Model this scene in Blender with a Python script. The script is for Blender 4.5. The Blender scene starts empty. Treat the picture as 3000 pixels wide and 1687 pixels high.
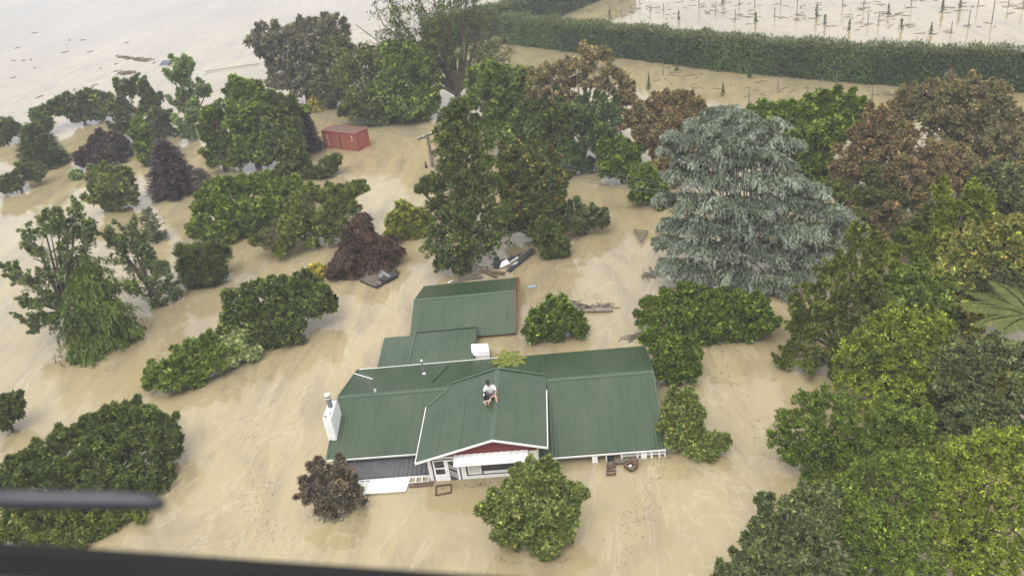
import bpy, bmesh, math
import numpy as np
from mathutils import Vector, Matrix

rng = np.random.default_rng(11)
scene = bpy.context.scene
COL = scene.collection

# ------------------------------------------------------------------ camera, sky, sun, exposure
F_PX, PITCH, ROLL, YAW, CAM_H = 2419.822, 0.487827, -0.132348, -0.0886178, 21.9298
PW, PH = 3000.0, 1687.0
fw = np.array([math.sin(YAW) * math.cos(PITCH), math.cos(YAW) * math.cos(PITCH), -math.sin(PITCH)])
r0 = np.array([math.cos(YAW), -math.sin(YAW), 0.0])
u0 = np.cross(r0, fw)
RIGHT = math.cos(ROLL) * r0 + math.sin(ROLL) * u0
UP = -math.sin(ROLL) * r0 + math.cos(ROLL) * u0
CAM = np.array([0.0, 0.0, CAM_H])

cam_data = bpy.data.cameras.new("camera")
cam = bpy.data.objects.new("camera", cam_data)
COL.objects.link(cam)
cam.matrix_world = Matrix(((RIGHT[0], UP[0], -fw[0], 0), (RIGHT[1], UP[1], -fw[1], 0), (RIGHT[2], UP[2], -fw[2], CAM_H), (0, 0, 0, 1)))
cam_data.sensor_width = 36.0
cam_data.lens = F_PX / PW * 36.0
cam_data.clip_start = 0.05
cam_data.clip_end = 6000
cam_data.dof.use_dof = True
cam_data.dof.focus_distance = 45.0
cam_data.dof.aperture_fstop = 6.0
scene.camera = cam

SUN_EL, SUN_ROT = math.radians(58), math.radians(200)
world = bpy.data.worlds.new("World")
scene.world = world
world.use_nodes = True
wn, wl = world.node_tree.nodes, world.node_tree.links
wn.clear()
sky = wn.new("ShaderNodeTexSky")
sky.sky_type = "NISHITA"
sky.sun_disc = False
sky.sun_elevation = SUN_EL
sky.sun_rotation = SUN_ROT
sky.air_density = 1.0
sky.dust_density = 4.0
sky.ozone_density = 1.0
hs = wn.new("ShaderNodeHueSaturation")
hs.inputs["Saturation"].default_value = 0.04
bgn = wn.new("ShaderNodeBackground")
bgn.inputs["Strength"].default_value = 0.12
wout = wn.new("ShaderNodeOutputWorld")
wl.new(sky.outputs[0], hs.inputs["Color"])
# an even layer of cloud over it, as an overcast sky is: brighter overhead than at the horizon
wtc = wn.new("ShaderNodeTexCoord")
wsx = wn.new("ShaderNodeSeparateXYZ")
wl.new(wtc.outputs["Generated"], wsx.inputs[0])
wrp = wn.new("ShaderNodeValToRGB")
wrp.color_ramp.elements[0].color = (0.33, 0.348, 0.415, 1)
wrp.color_ramp.elements[1].color = (1.0, 0.99, 0.965, 1)
wl.new(wsx.outputs["Z"], wrp.inputs[0])
wns = wn.new("ShaderNodeTexNoise")
wns.inputs["Scale"].default_value = 3.5
wns.inputs["Detail"].default_value = 5
wl.new(wtc.outputs["Generated"], wns.inputs["Vector"])
wmr = wn.new("ShaderNodeMapRange")
wmr.inputs["To Min"].default_value = 6.0
wmr.inputs["To Max"].default_value = 12.5
wl.new(wns.outputs["Fac"], wmr.inputs[0])
wvm = wn.new("ShaderNodeVectorMath")
wvm.operation = "SCALE"
wl.new(wrp.outputs[0], wvm.inputs[0])
wl.new(wmr.outputs[0], wvm.inputs["Scale"])
wmx = wn.new("ShaderNodeMixRGB")
wmx.inputs[0].default_value = 0.88
wl.new(hs.outputs[0], wmx.inputs[1])
wl.new(wvm.outputs[0], wmx.inputs[2])
wl.new(wmx.outputs[0], bgn.inputs["Color"])
wl.new(bgn.outputs[0], wout.inputs["Surface"])

sun_d = bpy.data.lights.new("sun", "SUN")
sun_d.energy = 1.0
sun_d.angle = math.radians(35)
sun_d.color = (1.0, 0.97, 0.92)
sun = bpy.data.objects.new("sun", sun_d)
COL.objects.link(sun)
sdir = Vector((math.cos(SUN_EL) * math.sin(SUN_ROT), math.cos(SUN_EL) * math.cos(SUN_ROT), math.sin(SUN_EL)))
sun.rotation_euler = sdir.to_track_quat("Z", "Y").to_euler()

scene.view_settings.view_transform = "Standard"
scene.view_settings.look = "None"
scene.view_settings.exposure = 1.08
scene.view_settings.gamma = 1.0
scene.view_settings.use_curve_mapping = False
scene.render.engine = "CYCLES"
cy = scene.cycles
cy.use_denoising = True
cy.max_bounces = 6
cy.diffuse_bounces = 3
cy.glossy_bounces = 3
cy.transmission_bounces = 4
cy.transparent_max_bounces = 8
cy.volume_bounces = 0
cy.caustics_reflective = False
cy.caustics_refractive = False


# ------------------------------------------------------------------ picture measurements -> world
def ray(x, y):
    return fw + RIGHT * (x - PW / 2) / F_PX - UP * (y - PH / 2) / F_PX


def at(x, y, z=0.0):
    d = ray(x, y)
    return CAM + d * ((z - CAM_H) / d[2])


def on_y(x, y, Y):
    d = ray(x, y)
    return CAM + d * (Y / d[1])


def dist(p):
    return float((np.asarray(p) - CAM) @ fw)


def px1(p):                     # picture pixels (of 1024) per metre at a place
    return F_PX * 1024 / PW / dist(p)


K = PW / 2576.0


def nrm(v):
    v = np.asarray(v, float)
    return v / (np.linalg.norm(v, axis=-1, keepdims=True) + 1e-12)


# ------------------------------------------------------------------ materials
def mat_new(name):
    m = bpy.data.materials.new(name)
    m.use_nodes = True
    nt = m.node_tree
    return m, nt.nodes, nt.links, nt.nodes["Principled BSDF"]


def setp(b, **k):
    for a, v in k.items():
        b.inputs[a.replace("_", " ")].default_value = v


def simple(name, col, rough=0.6, var=0.12, scale=6.0, spec=0.4, dirt=None, dirt_amt=0.5, metal=0.0, stretch=(1, 1, 1), bump=0.0):
    m, n, l, b = mat_new(name)
    tc = n.new("ShaderNodeTexCoord")
    mp = n.new("ShaderNodeMapping")
    mp.inputs["Scale"].default_value = stretch
    l.new(tc.outputs["Object"], mp.inputs[0])
    tx = n.new("ShaderNodeTexNoise")
    tx.inputs["Scale"].default_value = scale
    tx.inputs["Detail"].default_value = 6
    tx.inputs["Roughness"].default_value = 0.65
    l.new(mp.outputs[0], tx.inputs["Vector"])
    rp = n.new("ShaderNodeValToRGB")
    c = np.array(col)
    rp.color_ramp.elements[0].position = 0.3
    rp.color_ramp.elements[1].position = 0.7
    rp.color_ramp.elements[0].color = (*np.clip(c * (1 - var), 0, 1), 1)
    rp.color_ramp.elements[1].color = (*np.clip(c * (1 + var), 0, 1), 1)
    l.new(tx.outputs["Fac"], rp.inputs[0])
    last = rp.outputs[0]
    if dirt is not None:
        t2 = n.new("ShaderNodeTexNoise")
        t2.inputs["Scale"].default_value = scale * 0.35
        t2.inputs["Detail"].default_value = 8
        t2.inputs["Roughness"].default_value = 0.7
        l.new(mp.outputs[0], t2.inputs["Vector"])
        r2 = n.new("ShaderNodeValToRGB")
        r2.color_ramp.elements[0].position = 0.5
        r2.color_ramp.elements[1].position = 0.75
        r2.color_ramp.elements[1].color = (dirt_amt,) * 3 + (1,)
        l.new(t2.outputs["Fac"], r2.inputs[0])
        mx = n.new("ShaderNodeMixRGB")
        mx.inputs[2].default_value = (*dirt, 1)
        l.new(r2.outputs[0], mx.inputs[0])
        l.new(last, mx.inputs[1])
        last = mx.outputs[0]
    l.new(last, b.inputs["Base Color"])
    if bump:
        bp = n.new("ShaderNodeBump")
        bp.inputs["Strength"].default_value = bump
        bp.inputs["Distance"].default_value = 0.02
        l.new(tx.outputs["Fac"], bp.inputs["Height"])
        l.new(bp.outputs[0], b.inputs["Normal"])
    setp(b, Roughness=rough, Metallic=metal)
    b.inputs["Specular IOR Level"].default_value = spec
    return m


def leaf_material():
    m, n, l, b = mat_new("leaf")
    a = n.new("ShaderNodeAttribute")
    a.attribute_name = "col"
    l.new(a.outputs["Color"], b.inputs["Base Color"])
    setp(b, Roughness=0.55)
    b.inputs["Specular IOR Level"].default_value = 0.2
    tr = n.new("ShaderNodeBsdfTranslucent")
    g = n.new("ShaderNodeMixRGB")
    g.blend_type = "MULTIPLY"
    g.inputs[0].default_value = 1.0
    g.inputs[2].default_value = (1.3, 1.25, 0.6, 1)
    l.new(a.outputs["Color"], g.inputs[1])
    l.new(g.outputs[0], tr.inputs["Color"])
    mx = n.new("ShaderNodeMixShader")
    mx.inputs[0].default_value = 0.25
    l.new(b.outputs[0], mx.inputs[1])
    l.new(tr.outputs[0], mx.inputs[2])
    l.new(mx.outputs[0], n["Material Output"].inputs["Surface"])
    return m


def water_material():
    m, n, l, b = mat_new("flood_water")
    geo = n.new("ShaderNodeNewGeometry")

    def noise(scale, detail, rough, dist_=0.0, rot=0.0, sc=(1, 1, 1), vec=None):
        mp = n.new("ShaderNodeMapping")
        mp.inputs["Rotation"].default_value = (0, 0, rot)
        mp.inputs["Scale"].default_value = sc
        l.new(vec or geo.outputs["Position"], mp.inputs[0])
        t = n.new("ShaderNodeTexNoise")
        t.inputs["Scale"].default_value = scale
        t.inputs["Detail"].default_value = detail
        t.inputs["Roughness"].default_value = rough
        t.inputs["Distortion"].default_value = dist_
        l.new(mp.outputs[0], t.inputs["Vector"])
        return t.outputs["Fac"]

    def ramp(x, p0, p1, c0=(0, 0, 0, 1), c1=(1, 1, 1, 1)):
        r = n.new("ShaderNodeValToRGB")
        r.color_ramp.elements[0].position = p0
        r.color_ramp.elements[1].position = p1
        r.color_ramp.elements[0].color = c0
        r.color_ramp.elements[1].color = c1
        l.new(x, r.inputs[0])
        return r.outputs[0]

    def mixc(fac, a, c, amount=None):
        mx = n.new("ShaderNodeMixRGB")
        l.new(fac, mx.inputs[0])
        l.new(a, mx.inputs[1])
        if isinstance(c, tuple):
            mx.inputs[2].default_value = c
        else:
            l.new(c, mx.inputs[2])
        return mx.outputs[0]

    # silt: broad plumes, swirls drawn out along the current, fine mottling
    big = noise(0.05, 5, 0.6, 1.2, 0.5, (1, 0.45, 1))
    base = ramp(big, 0.30, 0.70, (0.225, 0.182, 0.102, 1), (0.35, 0.286, 0.160, 1))
    swirl = noise(0.22, 8, 0.68, 2.6, 0.62, (1.0, 0.35, 1))
    base = mixc(ramp(swirl, 0.46, 0.70, c1=(0.9, 0.9, 0.9, 1)), base, (0.190, 0.156, 0.103, 1))
    pale = noise(0.30, 9, 0.7, 3.0, 0.55, (1.0, 0.28, 1))
    base = mixc(ramp(pale, 0.56, 0.80, c1=(0.35, 0.35, 0.35, 1)), base, (0.41, 0.355, 0.26, 1))
    scum = noise(2.6, 7, 0.75, 1.5, 0.6, (1.0, 0.5, 1))
    where = noise(0.13, 4, 0.6, 2.0, 0.7, (1, 0.4, 1))
    mul = n.new("ShaderNodeMath")
    mul.operation = "MULTIPLY"
    l.new(ramp(scum, 0.60, 0.70), mul.inputs[0])
    l.new(ramp(where, 0.56, 0.70, c1=(0.5, 0.5, 0.5, 1)), mul.inputs[1])
    base = mixc(mul.outputs[0], base, (0.16, 0.13, 0.09, 1))
    ln = noise(0.16, 6, 0.62, 3.5, 0.6, (1.0, 0.30, 1))
    sb = n.new("ShaderNodeMath")
    sb.operation = "SUBTRACT"
    l.new(ln, sb.inputs[0])
    sb.inputs[1].default_value = 0.5
    ab = n.new("ShaderNodeMath")
    ab.operation = "ABSOLUTE"
    l.new(sb.outputs[0], ab.inputs[0])
    base = mixc(ramp(ab.outputs[0], 0.0, 0.014, (0.26, 0.26, 0.26, 1), (0, 0, 0, 1)), base, (0.46, 0.405, 0.305, 1))
    l.new(base, b.inputs["Base Color"])
    setp(b, Roughness=0.09, IOR=1.38)
    b.inputs["Specular IOR Level"].default_value = 0.7
    rgh = n.new("ShaderNodeMapRange")
    l.new(noise(0.12, 4, 0.6, 1.5, 0.5, (1, 0.4, 1)), rgh.inputs[0])
    rgh.inputs["From Min"].default_value = 0.3
    rgh.inputs["From Max"].default_value = 0.7
    rgh.inputs["To Min"].default_value = 0.02
    rgh.inputs["To Max"].default_value = 0.10
    l.new(rgh.outputs[0], b.inputs["Roughness"])
    b1 = n.new("ShaderNodeBump")
    b1.inputs["Strength"].default_value = 0.10
    b1.inputs["Distance"].default_value = 0.05
    l.new(noise(1.7, 6, 0.6, 1.0, 0.6, (1, 0.5, 1)), b1.inputs["Height"])
    b2 = n.new("ShaderNodeBump")
    b2.inputs["Strength"].default_value = 0.13
    b2.inputs["Distance"].default_value = 0.25
    l.new(noise(0.35, 5, 0.6, 1.5, 0.6, (1, 0.4, 1)), b2.inputs["Height"])
    l.new(b1.outputs[0], b2.inputs["Normal"])
    l.new(b2.outputs[0], b.inputs["Normal"])
    return m


def roof_material(name, col, fade):
    m, n, l, b = mat_new(name)
    tc = n.new("ShaderNodeTexCoord")

    def noise(scale, det, sc, ro=0.65):
        mp = n.new("ShaderNodeMapping")
        mp.inputs["Scale"].default_value = sc
        l.new(tc.outputs["Object"], mp.inputs[0])
        t = n.new("ShaderNodeTexNoise")
        t.inputs["Scale"].default_value = scale
        t.inputs["Detail"].default_value = det
        t.inputs["Roughness"].default_value = ro
        l.new(mp.outputs[0], t.inputs["Vector"])
        return t.outputs["Fac"]

    def ramp(x, p0, p1, c0, c1):
        r = n.new("ShaderNodeValToRGB")
        r.color_ramp.elements[0].position, r.color_ramp.elements[1].position = p0, p1
        r.color_ramp.elements[0].color, r.color_ramp.elements[1].color = c0, c1
        l.new(x, r.inputs[0])
        return r.outputs[0]
    c = np.array(col)
    a = ramp(noise(1.0, 7, (7, 0.5, 0.5)), 0.3, 0.72, (*(c * 0.68), 1), (*(c * 1.22), 1))
    f = ramp(noise(0.45, 6, (1.5, 0.8, 1)), 0.42, 0.75, (0, 0, 0, 1), (0.75, 0.75, 0.75, 1))
    mx = n.new("ShaderNodeMixRGB")
    l.new(f, mx.inputs[0])
    l.new(a, mx.inputs[1])
    mx.inputs[2].default_value = (*fade, 1)
    sp = ramp(noise(9, 3, (1, 1, 1), 0.5), 0.745, 0.77, (0, 0, 0, 1), (0.6, 0.6, 0.6, 1))
    m2 = n.new("ShaderNodeMixRGB")
    l.new(sp, m2.inputs[0])
    l.new(mx.outputs[0], m2.inputs[1])
    m2.inputs[2].default_value = (0.3, 0.34, 0.28, 1)
    l.new(m2.outputs[0], b.inputs["Base Color"])
    setp(b, Roughness=0.32)
    b.inputs["Specular IOR Level"].default_value = 0.45
    return m


LEAF = leaf_material()
WATER = water_material()
ROOF = roof_material("painted_iron_roof", (0.027, 0.055, 0.024), (0.050, 0.070, 0.038))
M = dict(
    silt_twig=simple("silty_twig", (0.15, 0.12, 0.085), 0.9, 0.4, 9, 0.1),
    bark=simple("bark", (0.10, 0.08, 0.06), 0.9, 0.35, 9, 0.1, bump=0.6),
    pale_bark=simple("pale_bark", (0.21, 0.175, 0.145), 0.85, 0.45, 5, 0.1, bump=0.5),
    white=simple("white_paint", (0.80, 0.80, 0.79), 0.45, 0.04, 5, 0.4, (0.5, 0.47, 0.42), 0.35),
    trim=simple("white_trim", (0.62, 0.62, 0.59), 0.45, 0.05, 8, 0.4, (0.45, 0.42, 0.36), 0.3),
    gutter=simple("grey_gutter", (0.50, 0.53, 0.48), 0.4, 0.15, 4, 0.5, (0.2, 0.2, 0.16), 0.6),
    red=simple("red_weatherboard", (0.19, 0.04, 0.04), 0.6, 0.1, 8, 0.3),
    dark=simple("dark_trim", (0.02, 0.02, 0.025), 0.4, 0.2, 8),
    darkroof=simple("charcoal_roof", (0.085, 0.083, 0.09), 0.55, 0.2, 5, 0.4, (0.16, 0.15, 0.14), 0.5),
    cap=simple("green_ridge_cap", (0.040, 0.070, 0.040), 0.35, 0.15, 6, 0.5),
    canopy=simple("ribbed_plastic", (0.74, 0.74, 0.73), 0.4, 0.06, 5, 0.4, (0.5, 0.48, 0.46), 0.7),
    glass=simple("window_glass", (0.035, 0.04, 0.045), 0.05, 0.6, 3, 0.8),
    curtain=simple("net_curtain", (0.6, 0.6, 0.56), 0.9, 0.2, 14, 0.1, stretch=(4, 4, 0.3)),
    steel=simple("galvanised_steel", (0.35, 0.36, 0.37), 0.35, 0.2, 8, 0.5, metal=0.6),
    flue=simple("grey_flue", (0.16, 0.16, 0.165), 0.5, 0.2, 8, 0.4),
    timber=simple("weathered_timber", (0.12, 0.10, 0.085), 0.85, 0.4, 7, 0.2, (0.25, 0.2, 0.14), 0.5, stretch=(1, 6, 6), bump=0.4),
    brown=simple("brown_timber", (0.10, 0.065, 0.04), 0.7, 0.3, 7, 0.3),
    black=simple("blackened_timber", (0.03, 0.032, 0.033), 0.6, 0.4, 7, 0.3),
    rust=simple("red_container_paint", (0.30, 0.085, 0.06), 0.6, 0.22, 2.5, 0.3, (0.20, 0.13, 0.10), 0.8),
    rustroof=simple("dirty_container_roof", (0.13, 0.085, 0.065), 0.75, 0.3, 3, 0.2),
    print_=simple("white_lettering", (0.75, 0.66, 0.62), 0.6, 0.1, 10),
    grey=simple("grey_post", (0.17, 0.15, 0.13), 0.85, 0.3, 6, 0.2),
    wire=simple("wire", (0.09, 0.09, 0.09), 0.5, 0.1, 5),
    skin=simple("skin", (0.45, 0.27, 0.20), 0.55, 0.08, 20),
    shirt=simple("pale_shirt", (0.72, 0.76, 0.78), 0.85, 0.06, 18),
    shorts=simple("slate_shorts", (0.075, 0.095, 0.10), 0.85, 0.15, 18),
    capm=simple("dark_cap", (0.025, 0.025, 0.03), 0.8, 0.1, 20),
    shoe=simple("pale_shoe", (0.55, 0.52, 0.48), 0.7, 0.15, 20),
    plastic=simple("white_plastic", (0.78, 0.76, 0.78), 0.35, 0.04, 6, 0.5, (0.5, 0.45, 0.42), 0.4),
    heli=simple("dark_grey_plastic", (0.040, 0.042, 0.050), 0.45, 0.25, 14, 0.4),
    heli_seal=simple("black_rubber", (0.006, 0.006, 0.007), 0.7, 0.2, 14, 0.2),
    hut=simple("grey_hut_roof", (0.07, 0.075, 0.085), 0.5, 0.1, 5),
    blue=simple("blue_plastic", (0.20, 0.27, 0.30), 0.5, 0.1, 5),
)


# ------------------------------------------------------------------ object helpers
def link(o, parent=None):
    COL.objects.link(o)
    if parent is not None:
        o.parent = parent
    return o


def thing(name, label, cat, loc=(0, 0, 0), group=None, kind=None):
    o = bpy.data.objects.new(name, None)
    o.empty_display_size = 0.2
    o.location = loc
    COL.objects.link(o)
    tag(o, label, cat, group, kind)
    return o


def tag(o, label=None, cat=None, group=None, kind=None):
    if label:
        o["label"] = label
    if cat:
        o["category"] = cat
    if group:
        o["group"] = group
    if kind:
        o["kind"] = kind
    return o


class MB:
    """collects vertices and faces in world coordinates; build() links one mesh object"""

    def __init__(self):
        self.v, self.f, self.smooth = [], [], False

    def add(self, verts, faces):
        b = len(self.v)
        self.v += [tuple(float(c) for c in p) for p in verts]
        self.f += [tuple(b + i for i in q) for q in faces]
        return self

    def quad(self, a, b, c, d):
        return self.add([a, b, c, d], [(0, 1, 2, 3)])

    def box(self, lo, hi):
        x0, y0, z0 = lo
        x1, y1, z1 = hi
        return self.obox((x0, y0, z0), (x1 - x0, 0, 0), (0, y1 - y0, 0), (0, 0, z1 - z0))

    def obox(self, o, a, b, c):
        o, a, b, c = (np.array(t, float) for t in (o, a, b, c))
        vs = [o, o + a, o + a + b, o + b, o + c, o + a + c, o + a + b + c, o + b + c]
        return self.add(vs, [(3, 2, 1, 0), (4, 5, 6, 7), (0, 1, 5, 4), (1, 2, 6, 5), (2, 3, 7, 6), (3, 0, 4, 7)])

    def prism(self, poly, ext):
        poly = [np.array(p, float) for p in poly]
        ext = np.array(ext, float)
        n = len(poly)
        vs = poly + [p + ext for p in poly]
        fs = [tuple(range(n - 1, -1, -1)), tuple(range(n, 2 * n))] + [(i, (i + 1) % n, n + (i + 1) % n, n + i) for i in range(n)]
        return self.add(vs, fs)

    def bar(self, p, q, w, h, up=(0, 0, 1)):
        p, q = np.array(p, float), np.array(q, float)
        d = nrm(q - p)
        s = np.cross(d, up)
        if np.linalg.norm(s) < 1e-3:
            s = np.array([1.0, 0, 0])
        s = nrm(s) * w
        t = nrm(np.cross(s, d)) * h
        return self.obox(p - s / 2 - t / 2, q - p, s, t)

    def tube(self, pts, rad, sides=7, cap=True):
        pts = [np.array(p, float) for p in pts]
        n = len(pts)
        rad = [rad] * n if np.isscalar(rad) else list(rad)
        vs, fs = [], []
        ref = np.array([0.31, 0.17, 0.93])
        for i, p in enumerate(pts):
            d = nrm(pts[min(i + 1, n - 1)] - pts[max(i - 1, 0)])
            a = np.cross(d, ref)
            if np.linalg.norm(a) < 0.05:
                a = np.cross(d, [1, 0, 0])
            a = nrm(a)
            b = np.cross(d, a)
            for k in range(sides):
                t = 2 * math.pi * k / sides
                vs.append(p + (a * math.cos(t) + b * math.sin(t)) * rad[i])
        for i in range(n - 1):
            for k in range(sides):
                k2 = (k + 1) % sides
                fs.append((i * sides + k, i * sides + k2, (i + 1) * sides + k2, (i + 1) * sides + k))
        if cap:
            fs.append(tuple(range(sides - 1, -1, -1)))
            fs.append(tuple((n - 1) * sides + k for k in range(sides)))
        return self.add(vs, fs)

    def sheet(self, o, along, down, pitch, amp, nseg=1):
        """corrugated sheet: profile repeats along `along`, ribs run down `down`"""
        o, along, down = (np.array(t, float) for t in (o, along, down))
        L = np.linalg.norm(along)
        nr = max(2, int(L / pitch) * 4)
        nn = nrm(np.cross(along, down))
        if nn[2] < 0:
            nn = -nn
        vs = []
        for i in range(nr + 1):
            w = amp * math.sin(2 * math.pi * i / 4.0 + 0.4)
            for j in range(nseg + 1):
                vs.append(o + along * i / nr + down * j / nseg + nn * w)
        m = nseg + 1
        fs = [(i * m + j, (i + 1) * m + j, (i + 1) * m + j + 1, i * m + j + 1) for i in range(nr) for j in range(nseg)]
        return self.add(vs, fs)

    def build(self, name, mat, parent=None, bevel=0.0, smooth=False):
        me = bpy.data.meshes.new(name)
        off = np.array(parent.location if parent is not None and parent.parent is None else (0, 0, 0), float)
        if parent is not None and parent.parent is not None:
            off = np.array(parent.parent.location, float) + np.array(parent.location, float)
        V = np.array(self.v) - off
        me.from_pydata(V.tolist(), [], self.f)
        bm = bmesh.new()
        bm.from_mesh(me)
        bmesh.ops.recalc_face_normals(bm, faces=bm.faces)
        if bevel:
            bmesh.ops.bevel(bm, geom=[e for e in bm.edges if len(e.link_faces) == 2 and e.calc_face_angle(0) > 0.6], offset=bevel, segments=1, affect="EDGES")
        bm.to_mesh(me)
        bm.free()
        if smooth:
            me.polygons.foreach_set("use_smooth", [True] * len(me.polygons))
        me.materials.append(mat)
        return link(bpy.data.objects.new(name, me), parent)


def leaf_mesh(name, P, D, N, L, W, C, parent=None, off=(0, 0, 0)):
    """many small pointed leaves as one mesh"""
    n = len(P)
    D = nrm(D)
    S = nrm(np.cross(D, N))
    N = np.cross(S, D)
    L = np.broadcast_to(L, (n,))[:, None]
    W = np.broadcast_to(W, (n,))[:, None]
    V = np.empty((n, 3, 3))
    V[:, 0] = P + D * L * 0.12 + S * W * 0.56 + N * L * 0.05
    V[:, 1] = P + D * L - N * L * 0.10
    V[:, 2] = P + D * L * 0.12 - S * W * 0.56 + N * L * 0.05
    V -= np.array(off, float)
    me = bpy.data.meshes.new(name)
    me.vertices.add(n * 3)
    me.vertices.foreach_set("co", V.astype(np.float32).ravel())
    me.loops.add(n * 3)
    me.loops.foreach_set("vertex_index", np.arange(n * 3, dtype=np.int32))
    me.polygons.add(n)
    me.polygons.foreach_set("loop_start", np.arange(0, n * 3, 3, dtype=np.int32))
    at_ = me.attributes.new("col", "FLOAT_COLOR", "FACE")
    c4 = np.ones((n, 4), np.float32)
    c4[:, :3] = np.clip(C, 0.003, 0.9)
    at_.data.foreach_set("color", c4.ravel())
    me.update(calc_edges=True)
    me.materials.append(LEAF)
    o = bpy.data.objects.new(name, me)
    link(o, parent)
    return o


def rdirs(n):
    return nrm(rng.normal(size=(n, 3)))


# palettes: list of (albedo, weight)
PAL = dict(
    dark=[((0.055, 0.0778, 0.0188), 3), ((0.0813, 0.1072, 0.025), 2), ((0.1135, 0.1448, 0.0355), 1)],
    mid=[((0.0782, 0.1187, 0.0202), 3), ((0.112, 0.1572, 0.0265), 2), ((0.1552, 0.2003, 0.0382), 1)],
    glossy=[((0.055, 0.089, 0.0124), 3), ((0.083, 0.1264, 0.0177), 2), ((0.1436, 0.1896, 0.0308), 1)],
    bright=[((0.0808, 0.1205, 0.0164), 3), ((0.114, 0.1582, 0.0247), 2), ((0.1568, 0.199, 0.0428), 1)],
    olive=[((0.0842, 0.1066, 0.0228), 3), ((0.1129, 0.1353, 0.0288), 2), ((0.1482, 0.172, 0.0431), 1)],
    lime=[((0.1131, 0.1505, 0.0175), 3), ((0.1608, 0.1981, 0.0253), 2), ((0.2141, 0.2475, 0.0434), 1)],
    lemon=[((0.1912, 0.2051, 0.0502), 2), ((0.2486, 0.2638, 0.0753), 1), ((0.1147, 0.1465, 0.0314), 2), ((0.1912, 0.1465, 0.0438), 1)],
    greygreen=[((0.0757, 0.0948, 0.0379), 3), ((0.106, 0.1294, 0.0531), 2), ((0.1464, 0.1725, 0.0759), 1)],
    sage=[((0.1361, 0.1871, 0.0765), 3), ((0.1814, 0.2406, 0.102), 2), ((0.2333, 0.294, 0.1326), 1)],
    blue=[((0.1994, 0.2257, 0.1712), 3), ((0.2694, 0.2991, 0.2374), 2), ((0.1293, 0.158, 0.1016), 2)],
    brown=[((0.1652, 0.1364, 0.0736), 3), ((0.2183, 0.1736, 0.0978), 2), ((0.1062, 0.1178, 0.0506), 4)],
    tan=[((0.2523, 0.1981, 0.1111), 3), ((0.1962, 0.1571, 0.0821), 2), ((0.1401, 0.1366, 0.0652), 3)],
    russet=[((0.1735, 0.124, 0.069), 3), ((0.223, 0.155, 0.0874), 2), ((0.1053, 0.1066, 0.046), 3)],
    mauve=[((0.1298, 0.1215, 0.092), 3), ((0.1711, 0.155, 0.1173), 2), ((0.1003, 0.1141, 0.0713), 3)],
    maple=[((0.0778, 0.0436, 0.0277), 3), ((0.1037, 0.0602, 0.0381), 2), ((0.0535, 0.0356, 0.0222), 1)],
    purple=[((0.062, 0.039, 0.047), 3), ((0.091, 0.058, 0.065), 2), ((0.052, 0.055, 0.044), 1)],
    plum=[((0.138, 0.11, 0.0912), 3), ((0.186, 0.15, 0.12), 2), ((0.102, 0.1025, 0.066), 2)],
    pale=[((0.299, 0.3456, 0.16), 3), ((0.3795, 0.4212, 0.22), 2), ((0.161, 0.2052, 0.08), 2)],
    yellow=[((0.42, 0.34, 0.05), 2), ((0.30, 0.27, 0.05), 2), ((0.14, 0.15, 0.04), 1)],
    autumn=[((0.09, 0.0958, 0.025), 3), ((0.075, 0.1085, 0.0271), 3), ((0.261, 0.1777, 0.0413), 0.5), ((0.131, 0.1394, 0.0413), 1)],
    hedge=[((0.0562, 0.0869, 0.032), 3), ((0.077, 0.1125, 0.0399), 2), ((0.1123, 0.1503, 0.0532), 1)],
    hedgelight=[((0.0884, 0.1525, 0.0454), 3), ((0.1217, 0.2027, 0.0563), 2), ((0.0676, 0.1014, 0.0344), 1)],
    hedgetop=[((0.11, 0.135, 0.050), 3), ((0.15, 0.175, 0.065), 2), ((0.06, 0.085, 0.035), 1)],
    fern=[((0.085, 0.110, 0.024), 3), ((0.115, 0.135, 0.032), 2), ((0.15, 0.15, 0.045), 1)],
    gold=[((0.17, 0.19, 0.030), 3), ((0.22, 0.23, 0.045), 2), ((0.12, 0.15, 0.03), 1)],
    fresh=[((0.1008, 0.1352, 0.0364), 3), ((0.14, 0.1755, 0.0494), 2), ((0.217, 0.2275, 0.0754), 1)],
    soft=[((0.1232, 0.1619, 0.0682), 3), ((0.168, 0.2109, 0.0935), 2), ((0.0896, 0.1197, 0.0462), 2)],
)


def colours(pal, n, clump_id=None, spread=0.20):
    cs = np.array([c for c, _ in PAL[pal]])
    ws = np.array([w for _, w in PAL[pal]], float)
    ws /= ws.sum()
    if clump_id is None:
        c = cs[rng.choice(len(cs), n, p=ws)]
    else:
        nc = int(clump_id.max()) + 1 if n else 1
        pick = rng.choice(len(cs), nc, p=ws)
        own = rng.choice(len(cs), n, p=ws)
        c = np.where(rng.random((n, 1)) < 0.6, cs[pick][clump_id], cs[own])
        c = c * (1 + spread * rng.normal(size=(nc, 1)))[clump_id]
    return c * (1 + 0.14 * rng.normal(size=(n, 1)))


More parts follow.
